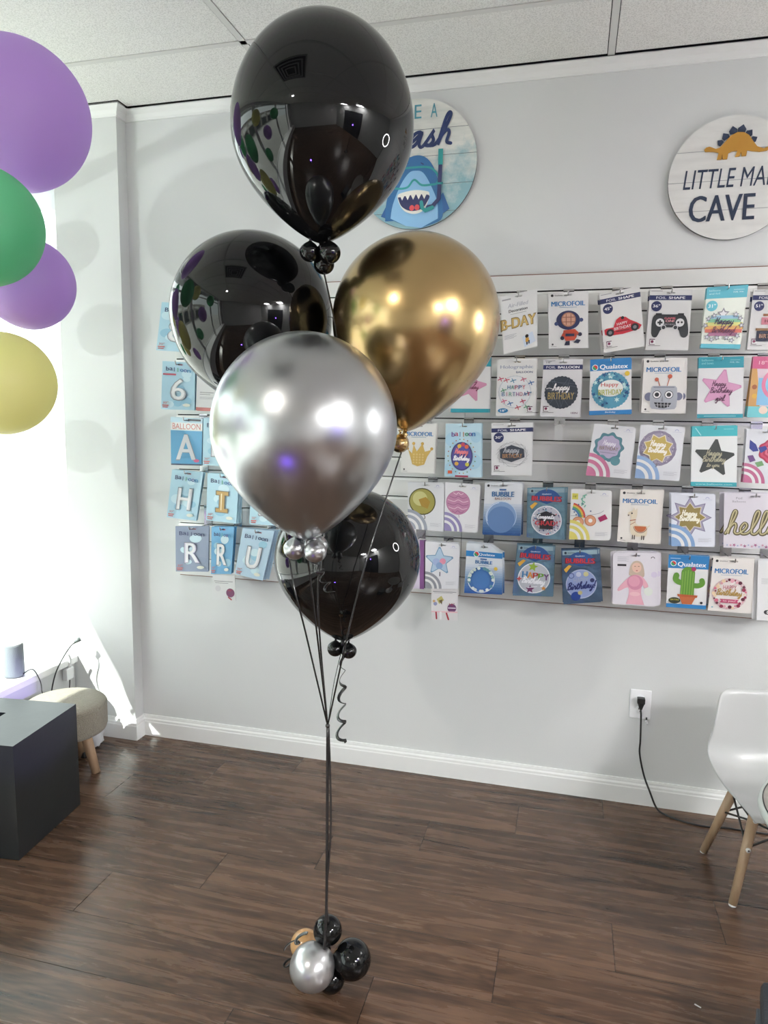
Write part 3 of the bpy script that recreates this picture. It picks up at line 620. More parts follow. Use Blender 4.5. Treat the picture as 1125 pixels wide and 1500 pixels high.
# --- row 3
def a_crown(s):
    mf(s); Gd='cfae5c'; s.poly([(.20,.52),(.32,.60),(.36,.42),(.46,.56),(.62,.40),(.70,.56),(.90,.52),(.78,.66),(.70,.82),(.50,.86),(.34,.82),(.28,.68)],Gd)
    for x,y in ((.36,.40),(.62,.40),(.90,.50),(.18,.5)): s.C(x,y,.045,'c6a04a')
    for i in range(4):
        for j in range(4): s.C(.38+i*.09,.62+j*.055,.028,'dcc27c')
pack([(589.6,620.5),(639.4,621),(635.5,694),(587,692)],a_crown,'front pack with a gold crown, beside the gold balloon knot','e2e2e0',3,rnd=())
def a_party(s):
    for i,(x,y,r) in enumerate([(.2,.3,.2),(.8,.7,.22),(.2,.85,.2),(.85,.25,.15)]): s.C(min(max(x,r),1-r),y,r,'a9cfe4')
    for i,ch in enumerate('balloon'): s.T(ch,.22+i*.095,.20,.09,.09 if ch in 'bl' else .065,['6a4a90','b04a6a','3f7ab0','c87a3a','3f9a70','7a58a0','3a7ab8'][i],2.2)
    s.C(.47,.61,.30,'3f3f74',ry=.27); s.C(.47,.61,.27,'54539a',ry=.245)
    for x,y,c in ((.40,.42,'e0b84a'),(.60,.43,'d8694a'),(.5,.39,'c04a5a'),(.33,.75,'d8a84a'),(.62,.76,'c8c04a')): s.C(x,y,.055,c)
    for i in range(22):
        t=6.28*i/22; s.star(.47+.38*math.cos(t),.61+.32*math.sin(t),.025,.5,5,['b05a4a','6a8a5a','c09a4a'][i%3])
    s.W('Happy',.47,.53,.36,'e0808a',.026); s.W('Birthday',.47,.66,.44,'ecebf2',.026); s.R(.1,.88,.22,.94,'c85a3c'); s.R(.3,.965,.66,1,'9c3f58')
pack([(653,620.5),(705.3,620.5),(704.5,699.7),(651,697.8)],a_party,'front light blue pack with a purple egg-shaped birthday balloon','bcd9e8',2)
def a_30(s):
    fs(s,'30"'); random.seed(9)
    for i in range(18):
        t=6.28*i/18; u=t+random.uniform(.6,1.6); s.S([(.52+.40*math.cos(t),.60+.24*math.sin(t)),(.52+.36*math.cos(u),.60+.25*math.sin(u))],.006,'8d8f95')
    s.poly([(.22,.50),(.5,.42),(.80,.50),(.82,.66),(.5,.75),(.22,.67)],'333a48'); s.W('happy',.5,.53,.38,'a9adb5',.018); s.T('BIRTHDAY',.52,.63,.48,.08,'b98a5e',1)
pack([(720,620.5),(780,618.6),(778.9,695.8),(719.6,695.8)],a_30,'front pack with a dark hexagonal birthday balloon and thin wire lines','dadbdd',3)
def a_bf(s):
    s.C(.42,.42,.34,'4f7f8c',n=72,sc=.08,ns=9); s.C(.42,.42,.27,'b3a9c6',n=72,sc=.05,ns=9); s.C(.30,.66,.10,'5a8c96'); s.C(.62,.68,.11,'5a8c96')
    s.W('Happy',.43,.36,.3,'e8e6ee',.014); s.T('BIRTHDAY',.43,.45,.44,.07,'8a7a6a',1); s.S([(.24,.53),(.6,.54)],.01,'6a6a7a'); arcs(s,'c27396')
pack([(871,620),(932,626.4),(922.4,701.6),(858,696)],a_bf,'front pack with a lilac flower-shaped birthday balloon and teal leaves','d9dbe0',1,rnd=(1,))
def a_glit(s):
    s.C(.44,.42,.42,'8d859c',n=60,sc=.01,ns=20); s.C(.44,.42,.36,'a39bb0')
    random.seed(4)
    for i in range(40):
        t=random.uniform(0,6.28); r=random.uniform(.31,.41); s.C(.44+r*math.cos(t),.42+r*s.a*math.sin(t),.012,random.choice(('d8d4e0','6f6880')),n=6)
    s.star(.44,.42,.36,.72,8,'e6dfc8',22); s.star(.44,.42,.33,.72,8,'bfa85e',22); s.W('Happy',.44,.35,.34,'f2efe6',.022,.2); s.W('Birthday',.44,.47,.42,'f2efe6',.022,.2); s.S([(.46,.70),(.44,.76)],.03,'7d7a80'); arcs(s,'8aa6cc')
pack([(939,622),(1003.7,625.7),(995,705),(929.6,700)],a_glit,'front pack with a round silver glitter balloon around a gold star','d9dce2',2,rnd=(1,))
def a_bstar(s):
    s.R(0,0,1,.17,'45b3bd'); s.S([(.08,.03),(.2,.15)],.02,'a6dfe4'); s.R(.70,.05,.92,.056,'9fd6dc'); s.R(0,.93,1,1,'3aa3b0'); s.T('www.balloons.com',.5,.965,.8,.03,'a8dade',.5)
    s.star(.5,.53,.45,.52,5,'3a403f',6,1); s.W('Happy',.5,.46,.34,'a8a48c',.018); s.W('Birthday',.5,.56,.50,'a8a48c',.018); s.W('to you',.48,.66,.28,'a8a48c',.015)
pack([(1013.8,624.6),(1080.4,623.3),(1079,713),(1012,711.7)],a_bstar,'front pack with a black five-point star and teal header','dfe3e4',2)
def a_rose(s):
    for r,c in ((.32,'a5304e'),(.27,'c04a66'),(.21,'a8304f'),(.16,'cf6a80'),(.10,'8f2440'),(.05,'2a2030')): scall(s,.66,.40,r,c,.06,7)
    s.poly([(.1,.2),(.26,.28),(.34,.4),(.2,.42),(.1,.36)],'34408a'); s.poly([(.32,.34),(.5,.30),(.56,.36),(.4,.44)],'34408a'); s.poly([(.06,.5),(.2,.48),(.28,.58),(.14,.62)],'6a4a80'); s.poly([(.26,.62),(.44,.58),(.5,.66),(.34,.7)],'6f9a6a'); s.S([(.72,.64),(.66,.72),(.72,.78),(.68,.86)],.01,'5a5a60'); arcs(s,'b8688c')
pack([(1094,628),(1152,630),(1146,710),(1088.4,706.6)],a_rose,'front pack with a crimson rose and blue butterflies','d3d6dd',2)
# --- row 4
def a_yel(s):
    s.C(.40,.40,.37,'55532e'); s.C(.40,.40,.34,'a19a52'); s.C(.34,.34,.2,'c5c285'); s.poly([(.30,.36),(.50,.30),(.62,.4),(.55,.55),(.38,.5)],'a8883a'); s.S([(.44,.66),(.48,.72),(.47,.76)],.02,'5a5a48'); arcs(s,'9aa0ad')
pack([(597.4,706.6),(651,707),(649.8,779),(597.4,774)],a_yel,'front pack with a round olive gold balloon','d7d9de',2,rnd=(1,))
def a_mar(s):
    s.C(.39,.40,.35,'a87394'); s.C(.39,.40,.335,'b5809e')
    for i in range(6): y=.20+i*.075; w=math.sqrt(max(.02,.3**2-((y-.40)/s.a)**2)); s.S([(.39-w,y),(.39-w*.4,y+.03),(.39,y-.01),(.39+w*.5,y+.03),(.39+w,y)],.016,['e0c6d6','8a5a80'][i%2])
    s.S([(.42,.64),(.44,.70)],.02,'b0a0ac'); arcs(s,'8d86b0')
pack([(652,706.6),(704,710.5),(699,781),(650.6,777)],a_mar,'front pack with a round marbled pink balloon','d9dade',2,rnd=(1,2))
def grad_bag(s,top,bot,n=8,v0=.35):
    c0,c1=[int(top[i:i+2],16) for i in (0,2,4)],[int(bot[i:i+2],16) for i in (0,2,4)]
    for i in range(n):
        t=i/(n-1); s.R(0,v0+(1-v0)*i/n,1,v0+(1-v0)*(i+1)/n,'%02x%02x%02x'%tuple(int(a*(1-t)+b*t) for a,b in zip(c0,c1)))
def a_bub(s):
    grad_bag(s,'c3ccd8','244f86',12,.4); logo(s); s.R(.4,.115,.58,.145,'2a5a94'); s.T('BUBBLE',.5,.215,.58,.095,'2468a0',2.4); s.T('BALLOON',.5,.30,.42,.045,'8a5a50',1)
    s.C(.47,.64,.41,'b9cbe2'); s.C(.47,.64,.395,'7f9bc2'); s.C(.47,.70,.36,'5f80b0'); s.A(.47,.64,.37,.385,100,200,'d5e0ee')
pack([(710.4,707),(765.5,707.5),(762.6,785),(707,783)],a_bub,'front glossy blue pack with a large clear bubble','d5d9df',4,rnd=(0,1),jx=.008)
def bubbles(s,bg,rim):
    s.R(.02,.02,.98,.10,'8aa4b0'); logo(s,.1,.06,'1c2c3c'); s.A(.5,.32,.0,.42,20,160,'22508c'); s.T('Qualatex',.5,.125,.26,.03,'d8e4f0',1)
    s.T('BUBBLES',.5,.215,.82,.105,'7a1f2c',4,0,3); s.T('BUBBLES',.5,.213,.78,.085,'c23440',2,0,3); s.poly([(.04,.36),(.18,.28),(.26,.30),(.10,.42)],'cfa03c')
    s.C(.5,.64,.42,rim); s.C(.5,.64,.395,bg)
FB=foil('6f94a6'); FB2=foil('55708e')
def a_grad(s):
    bubbles(s,'b9bcc8','dfe2e8'); random.seed(8)
    for i in range(60):
        t=random.uniform(0,6.28); r=random.uniform(.25,.385); s.star(.5+r*math.cos(t),.64+r*s.a*math.sin(t),.03,.45,5,random.choice(('3a4a78','b04a5a','5a9ab8','e6e6ea','8a86a8')),i*11)
    s.poly([(.22,.52),(.5,.45),(.78,.53),(.5,.60)],'1c1c24'); s.poly([(.30,.56),(.70,.56),(.68,.80),(.32,.80)],'1c1c24'); s.W('Congrats',.49,.575,.46,'e4e4ea',.024); s.T('GRAD!',.5,.685,.60,.09,'b8323c',2.2)
pack([(774.4,715),(828,713.6),(827,791),(773.4,787.7)],a_grad,'front shiny foil pack with a graduation cap','7a9aa8',2,mt=FB,jx=.01)
def a_donut(s):
    s.R(.03,.08,.18,.20,'cfc95a'); s.T('18"',.11,.14,.1,.04,'6a6a2a',1)
    for i,c in enumerate(('c0483f','d6b04a','5a9a62','3f6fa8')): s.A(.0,.56,.20+.045*(3-i),.245+.045*(3-i),0,78,c)
    for i in range(8): t=i/7; s.S([(.38-.1*math.sin(t*3),.10+.03*i),(.30+.05*math.sin(i*2),.13+.03*i)],.03,'6fb09a')
    s.S([(.02,.53),(.4,.51),(.7,.46),(.82,.40)],.008,'5a6a80')
    for x,y in ((.20,.65),(.50,.61)): s.C(x,y,.14,'b5714f'); s.C(x,y,.12,'cf9676'); s.C(x,y,.05,'e3e3e3')
    s.poly([(.68,.55),(.85,.47),(.92,.56),(.74,.63)],'a02a5e'); s.S([(.36,.74),(.40,.80),(.38,.9),(.42,.96)],.008,'55555c'); arcs(s,'cfc56a',r=.5)
    for x,y in ((.2,.3),(.3,.28),(.5,.42),(.1,.45),(.15,.5)): s.star(x,y,.03,.45,5,'3f4f78')
pack([(836.8,716.5),(896,719),(894.4,792),(833.6,789.6)],a_donut,'front pack with two donuts, a rainbow and green leaves','dddedf',1,rnd=(1,2))
def a_llama(s):
    mf(s); C='d8cdb8'; s.poly([(p.x,p.y) for p in smooth_path([(.30,.54,0),(.28,.48,0),(.22,.47,0),(.24,.42,0),(.33,.39,0),(.36,.33,0),(.40,.38,0),(.44,.34,0),(.45,.46,0),(.42,.6,0),(.5,.66,0),(.66,.66,0),(.72,.72,0),(.70,.86,0),(.55,.88,0),(.36,.86,0),(.30,.74,0)],3)],C)
    s.C(.32,.44,.02,'26262c'); s.C(.24,.48,.02,'5a4a44'); s.S([(.29,.58),(.42,.56)],.02,'9a4a34'); s.S([(.30,.66),(.42,.60)],.012,'9a4a34')
    s.A(.55,.68,0,.15,180,360,'b5653f'); s.A(.55,.68,.16,.175,185,355,'8a5a4a')
    for x in (.37,.42,.6,.65): s.S([(x,.86),(x,.93)],.022,'3a302c')
    s.S([(.70,.70),(.77,.66)],.03,C)
pack([(908.8,717.6),(969.4,719),(963,797.5),(904,792.8)],a_llama,'front pack with a cream llama in a tan saddle blanket','dedad5',3,jx=.01)
def a_sstar(s):
    s.star(.43,.44,.50,.62,8,'7c7794',0); s.star(.43,.44,.46,.62,8,'a29db4',0); s.star(.43,.44,.37,.68,8,'e2dcc6',0); s.star(.43,.44,.35,.68,8,'8f7f4a',0)
    s.W('Happy',.42,.38,.34,'ecead9',.024,.2); s.W('Birthday',.42,.48,.46,'ecead9',.024,.2); arcs(s,'7f9fc8')
pack([(983.4,722.9),(1048,724.4),(1046.8,801.4),(983.4,799.9)],a_sstar,'front pack with a spiky silver star framing gold','d7dbe6',4,rnd=(1,),jx=.012)
def a_hello(s):
    s.T('Foil',.25,.09,.10,.04,'8a8894',.6); s.T('Balloons',.25,.15,.22,.035,'8a8894',.6)
    s.W('hello',.50,.53,.86,'4c4630',.062,.2,0,1.05); s.W('hello',.50,.527,.86,'8f8560',.034,.2,0,1.05); s.W('hello',.497,.522,.86,'cfc7a0',.010,.2,0,1.05)
    for i in range(16): s.star(.06+i*.059,.95+.015*math.sin(i*3),.02+.008*(i%3),.4,5,['8a9ac0','c08aa0','9a5a80'][i%3],i*13)
pack([(1061,722),(1150,724),(1148,805),(1059.7,802)],a_hello,'front lilac pack spelling hello in looped gold letters','d3cfd9',3,jx=.012)
# --- row 5
def a_bluestar(s):
    s.star(.42,.40,.42,.52,5,'6f94b4',0,1); s.star(.42,.40,.37,.52,5,'a9c1d8',0,1); s.C(.33,.42,.11,'9fb0d6'); s.C(.52,.40,.09,'d88fa6'); s.C(.42,.50,.10,'86a2cc'); s.S([(.44,.64),(.44,.72)],.03,'5f5f68'); arcs(s,'8d8f98',r=.5)
pack([(623,793.3),(673.8,796.9),(671,863),(622.8,861.8)],a_bluestar,'front pack with a pale blue opal star, beside the lowest black balloon','dadbe1',2,rnd=(1,))
def a_side(s):
    s.R(0,0,.2,1,'7d4f86'); s.R(.8,0,1,1,'7d4f86'); s.C(.5,.4,.3,'b07a9c'); s.T('18"',.5,.8,.3,.08,'7a4a7a',1)
pack([(590,790),(621,792),(621,863),(590,861)],a_side,'purple edged pack just right of the lowest black balloon','cfc6d8',2,jx=.01)
def a_low(s):
    s.R(.06,.12,.94,.135,'55555a'); s.R(.1,.16,.8,.17,'77777c'); s.poly([(.2,.36),(.38,.25),(.48,.38),(.3,.5)],'b8b06a'); s.poly([(.28,.4),(.42,.36),(.4,.52)],'6a5a3a'); s.C(.15,.5,.07,'8a90b8'); s.C(.10,.42,.05,'c8a070')
    s.C(.78,.62,.17,'6a4068'); s.T('16"',.78,.50,.2,.07,'a03a50',1.5); s.R(.63,.60,.93,.63,'dcd6e0'); s.R(.0,.72,1,.76,'e2b8c0'); s.S([(.18,.76),(.2,.95)],.06,'a83040',False); s.S([(.58,.78),(.66,.97)],.06,'a83040',False); s.S([(.36,.76),(.36,.95)],.08,'e8e8ea',False)
pack([(632,860),(671,862),(670,909),(632,908)],a_low,'narrow clear pack with red corners hanging lowest, under the blue star pack','dad8da',0,off=.15,hook=False)
def a_qbub(s):
    grad_bag(s,'c9d3de','1f5590',12,.42); s.C(.5,.055,.03,'4a5a60'); s.R(0,.15,1,.26,'2a7ab8'); s.C(.29,.205,.08,'e6ecf0'); s.A(.29,.205,0,.062,-45,135,'c43a3a'); s.A(.29,.205,0,.062,135,315,'2f9a62'); s.T('Qualatex',.58,.205,.44,.055,'eef2f5',1.8,.1)
    s.R(.40,.285,.58,.31,'2a5a94'); s.T('BUBBLE',.50,.36,.46,.07,'2468a0',2); s.R(.36,.42,.64,.43,'7a8aa0'); s.C(.44,.71,.37,'c6d2d6'); s.C(.44,.71,.345,'3b6da6'); random.seed(2)
    for i in range(26):
        t=random.uniform(0,6.28); s.C(.44+.32*math.cos(t),.71+.32*s.a*math.sin(t),.045,random.choice(('8ab0a4','c9d6cc','5a8f98','d8e2dc')),n=8)
    s.C(.44,.71,.24,'4274ac'); s.star(.83,.47,.06,.7,10,'cfb23c')
pack([(683.6,795),(736,800),(735.5,871),(680,868.5)],a_qbub,'front blue bubble balloon pack with chamfered top','d2d9e0',3,cut=[(0,.0),(.16,0),(.3,0),(.66,0),(.9,.12),(1,.13),(1,1),(0,1)],jx=.008)
def a_bhb(s):
    bubbles(s,'b3b8c2','dfe2e8'); s.star(.46,.42,.14,.45,5,'8fae3c',10); s.star(.12,.66,.08,.4,4,'b84a4a'); s.star(.42,.86,.12,.45,5,'6a2f5c'); s.star(.76,.84,.07,.45,5,'c98a3c')
    for i,ch in enumerate('HAPPY'): s.T(ch,.26+i*.14,.57+.012*i,.13,.12,['2f78b0','d08a34','b03a34','6a9a3a','6a4a7a'][i],2.6)
    s.W('Birthday',.5,.71,.58,'e6e8ee',.028,.3,4); s.S([(.36,.83),(.6,.80)],.014,'e6e8ee')
pack([(759,797.8),(811.6,799.6),(810,874),(751,872.4)],a_bhb,'front shiny foil pack with multicoloured happy birthday bubble','7a9aa8',3,mt=FB,jx=.012)
def a_bbl(s):
    bubbles(s,'8b9cc8','aab4d0'); 
    for x,y,r,c in ((.24,.48,.08,'46558a'),(.24,.48,.06,'8b9cc8'),(.44,.46,.07,'b8c0d4'),(.64,.46,.07,'bdb98a'),(.80,.58,.06,'1f2a5c'),(.34,.86,.13,'1f3f8a'),(.46,.80,.06,'b5ad78')): s.C(x,y,r,c)
    s.T('HAPPY',.5,.57,.4,.09,'a0a8bc',.5); s.W('Birthday!',.5,.69,.74,'1d2b66',.032,.35,-3)
pack([(823,805.4),(875.7,803.7),(880.3,881.7),(825.4,885.4)],a_bbl,'front shiny navy foil pack with blue birthday lettering','5d7896',3,mt=FB2,jx=.008)
def a_lady(s):
    s.R(.1,.22,.3,.26,'2a2a30'); tiny(s,.1,.08,.25,5,'a8a8b4'); s.poly([(p.x,p.y) for p in smooth_path([(.36,.42,0),(.38,.28,0),(.44,.18,0),(.54,.15,0),(.64,.19,0),(.69,.30,0),(.70,.44,0),(.6,.46,0),(.46,.46,0)],4)],'bcaa9a'); s.C(.53,.28,.105,'dcb8a8',ry=.095); s.S([(.48,.255),(.51,.255)],.012,'5a4a48'); s.S([(.56,.255),(.59,.255)],.012,'5a4a48'); s.C(.535,.335,.022,'b0606c',ry=.01); 
    s.poly([(p.x,p.y) for p in smooth_path([(.30,.98,0),(.36,.80,0),(.34,.66,0),(.14,.74,0),(.12,.68,0),(.34,.48,0),(.46,.42,0),(.58,.42,0),(.70,.48,0),(.80,.62,0),(.72,.66,0),(.66,.60,0),(.64,.78,0),(.72,.98,0)],3)],'dba6b6'); s.C(.50,.56,.18,'c987a0'); s.C(.48,.54,.13,'d79ab0'); s.C(.50,.78,.12,'e2b9c0',ry=.04)
    s.C(.80,.72,.10,'d5dcd6'); s.C(.92,.40,.07,'cfc6dc'); s.A(.88,.10,.03,.045,0,180,'55555c')
pack([(898,809),(964.7,810.3),(961.8,889),(897.6,884.6)],a_lady,'front pack with a photo of a person holding a pink balloon','d8d5de',4,rnd=(0,1,2),jx=.012)
def a_cact(s):
    BL='2a78b4'; s.R(0,.0,1,.25,BL); s.R(.05,.06,.3,.068,'cfe0ec'); s.C(.13,.16,.075,'e6ecf0'); s.A(.13,.16,0,.06,-45,135,'c43a3a'); s.A(.13,.16,0,.06,135,315,'2f9a62'); s.T('Qualatex',.59,.175,.70,.10,'eef2f6',2.2,.12); s.R(0,.925,1,1,BL)
    G='5a8a34'; G2='7aa84a'; s.S([(.22,.38),(.21,.46),(.30,.51),(.42,.51)],.15,G); s.S([(.86,.46),(.87,.52),(.78,.56),(.64,.56)],.14,G); s.R(.34,.32,.68,.76,G); s.C(.51,.33,.17,G)
    for i in range(5): x=.38+i*.065; s.S([(x,.28+.02*abs(i-2)),(x-.01,.74)],.022,G2)
    s.C(.64,.25,.06,'a02a5c'); s.poly([(.26,.735),(.78,.745),(.76,.79),(.28,.78)],'a8532f'); s.poly([(.32,.78),(.72,.79),(.64,.92),(.40,.92)],'b5633c'); s.C(.20,.86,.15,'2c3426',ry=.06); s.T('SATIN',.2,.845,.2,.03,'c8c04a',1.5); s.C(.88,.88,.035,'20202a')
pack([(979.7,812.4),(1039,815),(1033.4,892.7),(975.6,889)],a_cact,'front pack with a green cactus in a terracotta pot','d9dadc',2)
def a_you(s):
    logo(s); s.T('MICROFOIL',.47,.24,.80,.09,MFB,2.2); s.R(.22,.31,.72,.316,'6f93b5'); scall(s,.47,.66,.42,'ceb6bc',.012,30); s.C(.47,.66,.385,'e2dcdb'); random.seed(6)
    for i in range(34):
        t=6.28*i/34; r=.35+.03*(i%2); s.C(.47+r*math.cos(t),.66+r*s.a*math.sin(t),.024+.012*(i%3),random.choice(('8a2f4c','c96a84','d8a0ac','5a2438','e2c8a8')),n=9)
    s.T('HAPPY',.46,.535,.32,.08,'b0506a',.6); s.W('Birthday',.46,.65,.60,'a98a50',.024); s.poly([(.24,.755),(.70,.755),(.66,.79),(.70,.825),(.24,.825),(.28,.79)],'b04468'); s.T('to you!',.47,.79,.3,.05,'e8d0d8',.8); s.C(.08,.92,.02,'7ab0c0')
pack([(1045,817),(1105.7,819),(1099,899),(1037,894)],a_you,'front pack with a round floral balloon and pink ribbon banner','dcd8d5',3,jx=.01)
def a_w(s):
    s.T('e',.3,.86,.2,.08,'303036',3); tiny(s,.1,.3,.7,5,'b0b0b6')
pack([(1110.6,820.4),(1165,823),(1162,911),(1108.5,908.6)],a_w,'plain white pack at the lower right edge of the picture','dcdde0',3,jx=.014)
# --- left block (letter and number balloons)
SK='a9cfe0'
def lb(ch,title,cc='c9ccd2',sub='30"',script=False,bg2='8fc0d8',grey=False):
    def f(s):
        random.seed(ord(ch))
        for i in range(7): x,y,r=random.uniform(.2,.8),random.uniform(.15,.9),random.uniform(.1,.19); s.C(x,y,r,bg2 if i%2 else 'c3dfea',ry=r*.5)
        cols=['7a4a90','c05a6a','c98a3a','4a9a6a','3a7ab0','5a5aa0','3a8ab8']
        s.T('Foil',.52,.06,.2,.03,'b05a70',1)
        for i,c in enumerate(title): s.T(c,.17+i*.11-(.01 if c=='l' else 0),.15+.006*i,.095,.085 if c in 'Blb' else .06,('34406a' if (script or i<3) else cols[i%7]),1.6)
        if ch=='I':
            for c_,e in (('6f6450',.03),(cc,0)):
                s.R(.33-e,.36-e/2,.70+e,.43+e/2,c_); s.R(.33-e,.72-e/2,.70+e,.79+e/2,c_); s.R(.44-e,.36,.59+e,.79,c_)
            s.R(.48,.40,.51,.75,'e8dcb8')
        else: s.T(ch,.52,.58,.46,.47,'767b85',3); s.T(ch,.52,.58,.42,.44,cc,2.2); s.T(ch,.515,.575,.38,.42,'e4e6e9',.0)
        s.T(sub,.15,.86,.16,.045,'b05a5a',1.2); s.R(.05,.905,.24,.93,'c06a64'); s.R(.06,.945,.22,.965,'b0524e'); s.C(.78,.90,.11,'d8dccf',ry=.035)
    return f
pack([(237,442.5),(290,446),(282,516),(228.8,513)],lb('8','Balloon'),'sky blue pack peeking out left of the upper left black balloon',SK,1)
def a_six(s):
    lb('6','balloon','b9bcc0')(s); s.R(.05,.25,.45,.285,'b8475a')
pack([(238,528.7),(285.8,531.5),(285,601),(236,599)],a_six,'sky blue pack with a silver number six',SK,2,jx=.01)
def a_plainw(s): s.R(.1,.6,.5,.61,'55555a'); s.R(.1,.64,.4,.65,'77777a'); s.R(0,.93,1,1,'c06a64'); tiny(s,.1,.7,.6,3)
pack([(289,533),(340,536),(338,604),(287,601)],a_plainw,'white pack right of the silver number six pack','d9dadb',1)
def a_A(s):
    s.R(0,.10,1,.26,'e3e4e4'); s.T('BALLOON',.5,.18,.88,.12,'c86a62',.8); s.R(0,.27,1,.97,'4f9cc8'); s.R(0,.97,1,1,'2c3a58'); s.T('A',.5,.62,.66,.56,'8a8f99',4); s.T('A',.49,.615,.6,.53,'d3d6db',2); s.C(.84,.90,.09,'c8608a',ry=.035); s.R(.55,.02,.95,.06,'3a3f4a')
pack([(249.8,611),(296.8,613.4),(295,682),(250.7,681)],a_A,'blue pack with a silver letter A','b8d5e3',2)
pack([(298,612),(345,614),(343,684),(296.8,681)],lb('B','Balloon'),'sky blue pack between the letter A pack and the silver balloon',SK,2)
pack([(253,687.7),(297.7,691.8),(287.4,763),(244.5,757.6)],lb('H','Balloon'),'sky blue pack with a silver letter H, tilted',SK,2,jx=.01)
pack([(304,692.7),(350,697),(346,767),(302,762)],lb('I','Balloon','b5924e'),'sky blue pack with a gold letter I',SK,2,jx=.01)
pack([(369,697),(412,701),(408,770),(366,768)],lb('J','Balloon'),'sky blue pack showing below the silver balloon, right of the letter I pack',SK,2,jx=.01)
pack([(257,771),(306,771),(305,837.5),(257.6,837)],lb('R','Balloon','c9c4dc','30"',True,'7f8ea8'),'slate grey blue pack with a silver letter R','8391aa',1)
pack([(310,771.7),(343,772),(338.5,841),(309,840.7)],lb('R','balloon','e6e8ea'),'narrow bright blue pack with a white letter R','62a6d2',2)
pack([(355.4,774),(401.8,778),(384.6,850.7),(343.8,840.7)],lb('U','Balloon','d0d4dc','30"',True),'tilted pale blue pack with a silver letter U','aecbe0',3,jx=.012)
def a_lw(s):
    s.R(.08,.25,.9,.27,'6a6a70'); s.R(.12,.32,.7,.34,'8a8a90'); s.C(.25,.55,.12,'c9c9cf'); s.C(.78,.70,.18,'7a4068'); s.T('16"',.78,.6,.2,.08,'b03a50',1.2); s.S([(.7,.88),(.82,.97)],.05,'a83040',False)
pack([(311.5,841),(344,843),(345.4,880),(311,878)],a_lw,'small clear pack hanging lowest under the narrow letter R pack','d6d8da',0,off=.15,hook=False)
# empty hook with price holder
hp=onY(819,620,D-.10); t=thing('slatwall_hook','empty metal hook with a hanging grey price holder','hook',(hp.x,D-PT,hp.z),0,HKT)
w=MB(); w.tube(smooth_path([(0,-.003,0),(0,-.06,0),(0,-.088,-.002),(0,-.094,.012)],4),.0024,CHR); w.build('prong',t)
w=MB(); w.box((-.02,-.003,-.006),(.02,-.0008,.02),CHR); w.build('bracket',t)
w=MB(); w.box((-.014,-.093,-.062),(.014,-.090,-.004),mat('price_grey',(.55,.56,.56),.4)); w.build('price_holder',t)
# ================================================================= BALLOONS
def pearl(name,col,rough,tint=None):
    return mat(name,col,rough,metal=1,coat=.25,coatr=.12)
BLK=mat('black_latex',(.003,.0033,.0036),.03,ior=1.46)
SLV=mat('chrome_silver_latex',(.48,.49,.50),.30,metal=1,coat=.15,coatr=.1)
GLD=mat('chrome_gold_latex',(.50,.35,.16),.25,metal=1,coat=.35,coatr=.1)
def latex(name,col):
    m=bpy.data.materials.new(name); m.use_nodes=True; nt=m.node_tree; b=nt.nodes['Principled BSDF']; L=nt.links.new
    c=hexc(col); setin(b,'Base Color',c); setin(b,'Roughness',.42)
    tr=nt.nodes.new('ShaderNodeBsdfTranslucent'); tr.inputs[0].default_value=c
    mx=nt.nodes.new('ShaderNodeMixShader'); mx.inputs[0].default_value=.42; o=nt.nodes['Material Output']
    L(b.outputs[0],mx.inputs[1]); L(tr.outputs[0],mx.inputs[2]); L(mx.outputs[0],o.inputs[0]); return m
def prof_balloon(R,ht,hb,n=40,pw=1.0):
    out=[]
    for i in range(n+1):
        t=PI/2*i/n; out.append((R*math.sin(t),ht*math.cos(t)))
    for i in range(1,n+1):
        t=PI/2*i/n; s_=math.sin(t)
        r=R*(math.cos(t)**(1.0))*(1-.0) ; z=-hb*s_
        # teardrop: blend circle with cone toward the tip
        w=(s_)**pw; rc=R*(1-s_)**.62*1.0
        r=r*(1-w)+min(r,rc)*w
        out.append((max(r,.004),z))
    return [(max(r,1e-4),z) for r,z in out]
def balloon(name,c,R,ht,hb,mt,label,tip_dir=None,pw=1.0,cat='balloon',group=None,knot=True,n=72):
    """c = centre of the widest circle; tip_dir = direction of the neck"""
    td=Vector(tip_dir or (0,0,-1)).normalized(); rot=Vector((0,0,-1)).rotation_difference(td).to_matrix().to_4x4()
    mb=MB(); mb.lathe(prof_balloon(R,ht,hb,pw=pw),mt,rot,n)
    o=mb.build(name,None,c); tag(o,label,cat,group)
    if knot:
        k=MB(); zz=-hb; k.lathe([(.0055,zz+.004),(.0055,zz-.004),(.009,zz-.008),(.006,zz-.012),(.012,zz-.022)] if R>.1 else [(.003,zz+.002),(.003,zz-.003),(.006,zz-.009)],mt,rot,16); k.build('knot',o)
    if DBG:
        ps=[px(o.location+v.co) for v in o.data.vertices]; print('BB',label[:30],[round(v) for v in (min(p[0] for p in ps),max(p[0] for p in ps),min(p[1] for p in ps),max(p[1] for p in ps))])
    return o
BG='large helium balloons of the bouquet'
top_c=hd(473,188,1.70); balloon('balloon',top_c,.204,.232,.250,BLK,'topmost large glossy black balloon of the bouquet',(-.0,-.03,-1),1.5,group=BG)
b2_c=hd(369,460,1.93); balloon('balloon',b2_c,.207,.205,.26,BLK,'large black balloon upper left, behind the silver one',(.18,.0,-1),2.2,group=BG)
g_c=hd(609,470,1.80); balloon('balloon',g_c,.205,.208,.272,GLD,'large metallic gold balloon right of the silver one',(-.07,-.05,-1),1.3,group=BG)
s_c=hd(446,628,1.50); balloon('balloon',s_c,.193,.198,.236,SLV,'large metallic silver balloon at the front of the bouquet',(.02,0,-1),1.2,group=BG)
k_c=hd(509,816,1.90); balloon('balloon',k_c,.198,.19,.235,BLK,'lowest large black balloon, below the silver one',(-.05,0,-1),1.4,group=BG)
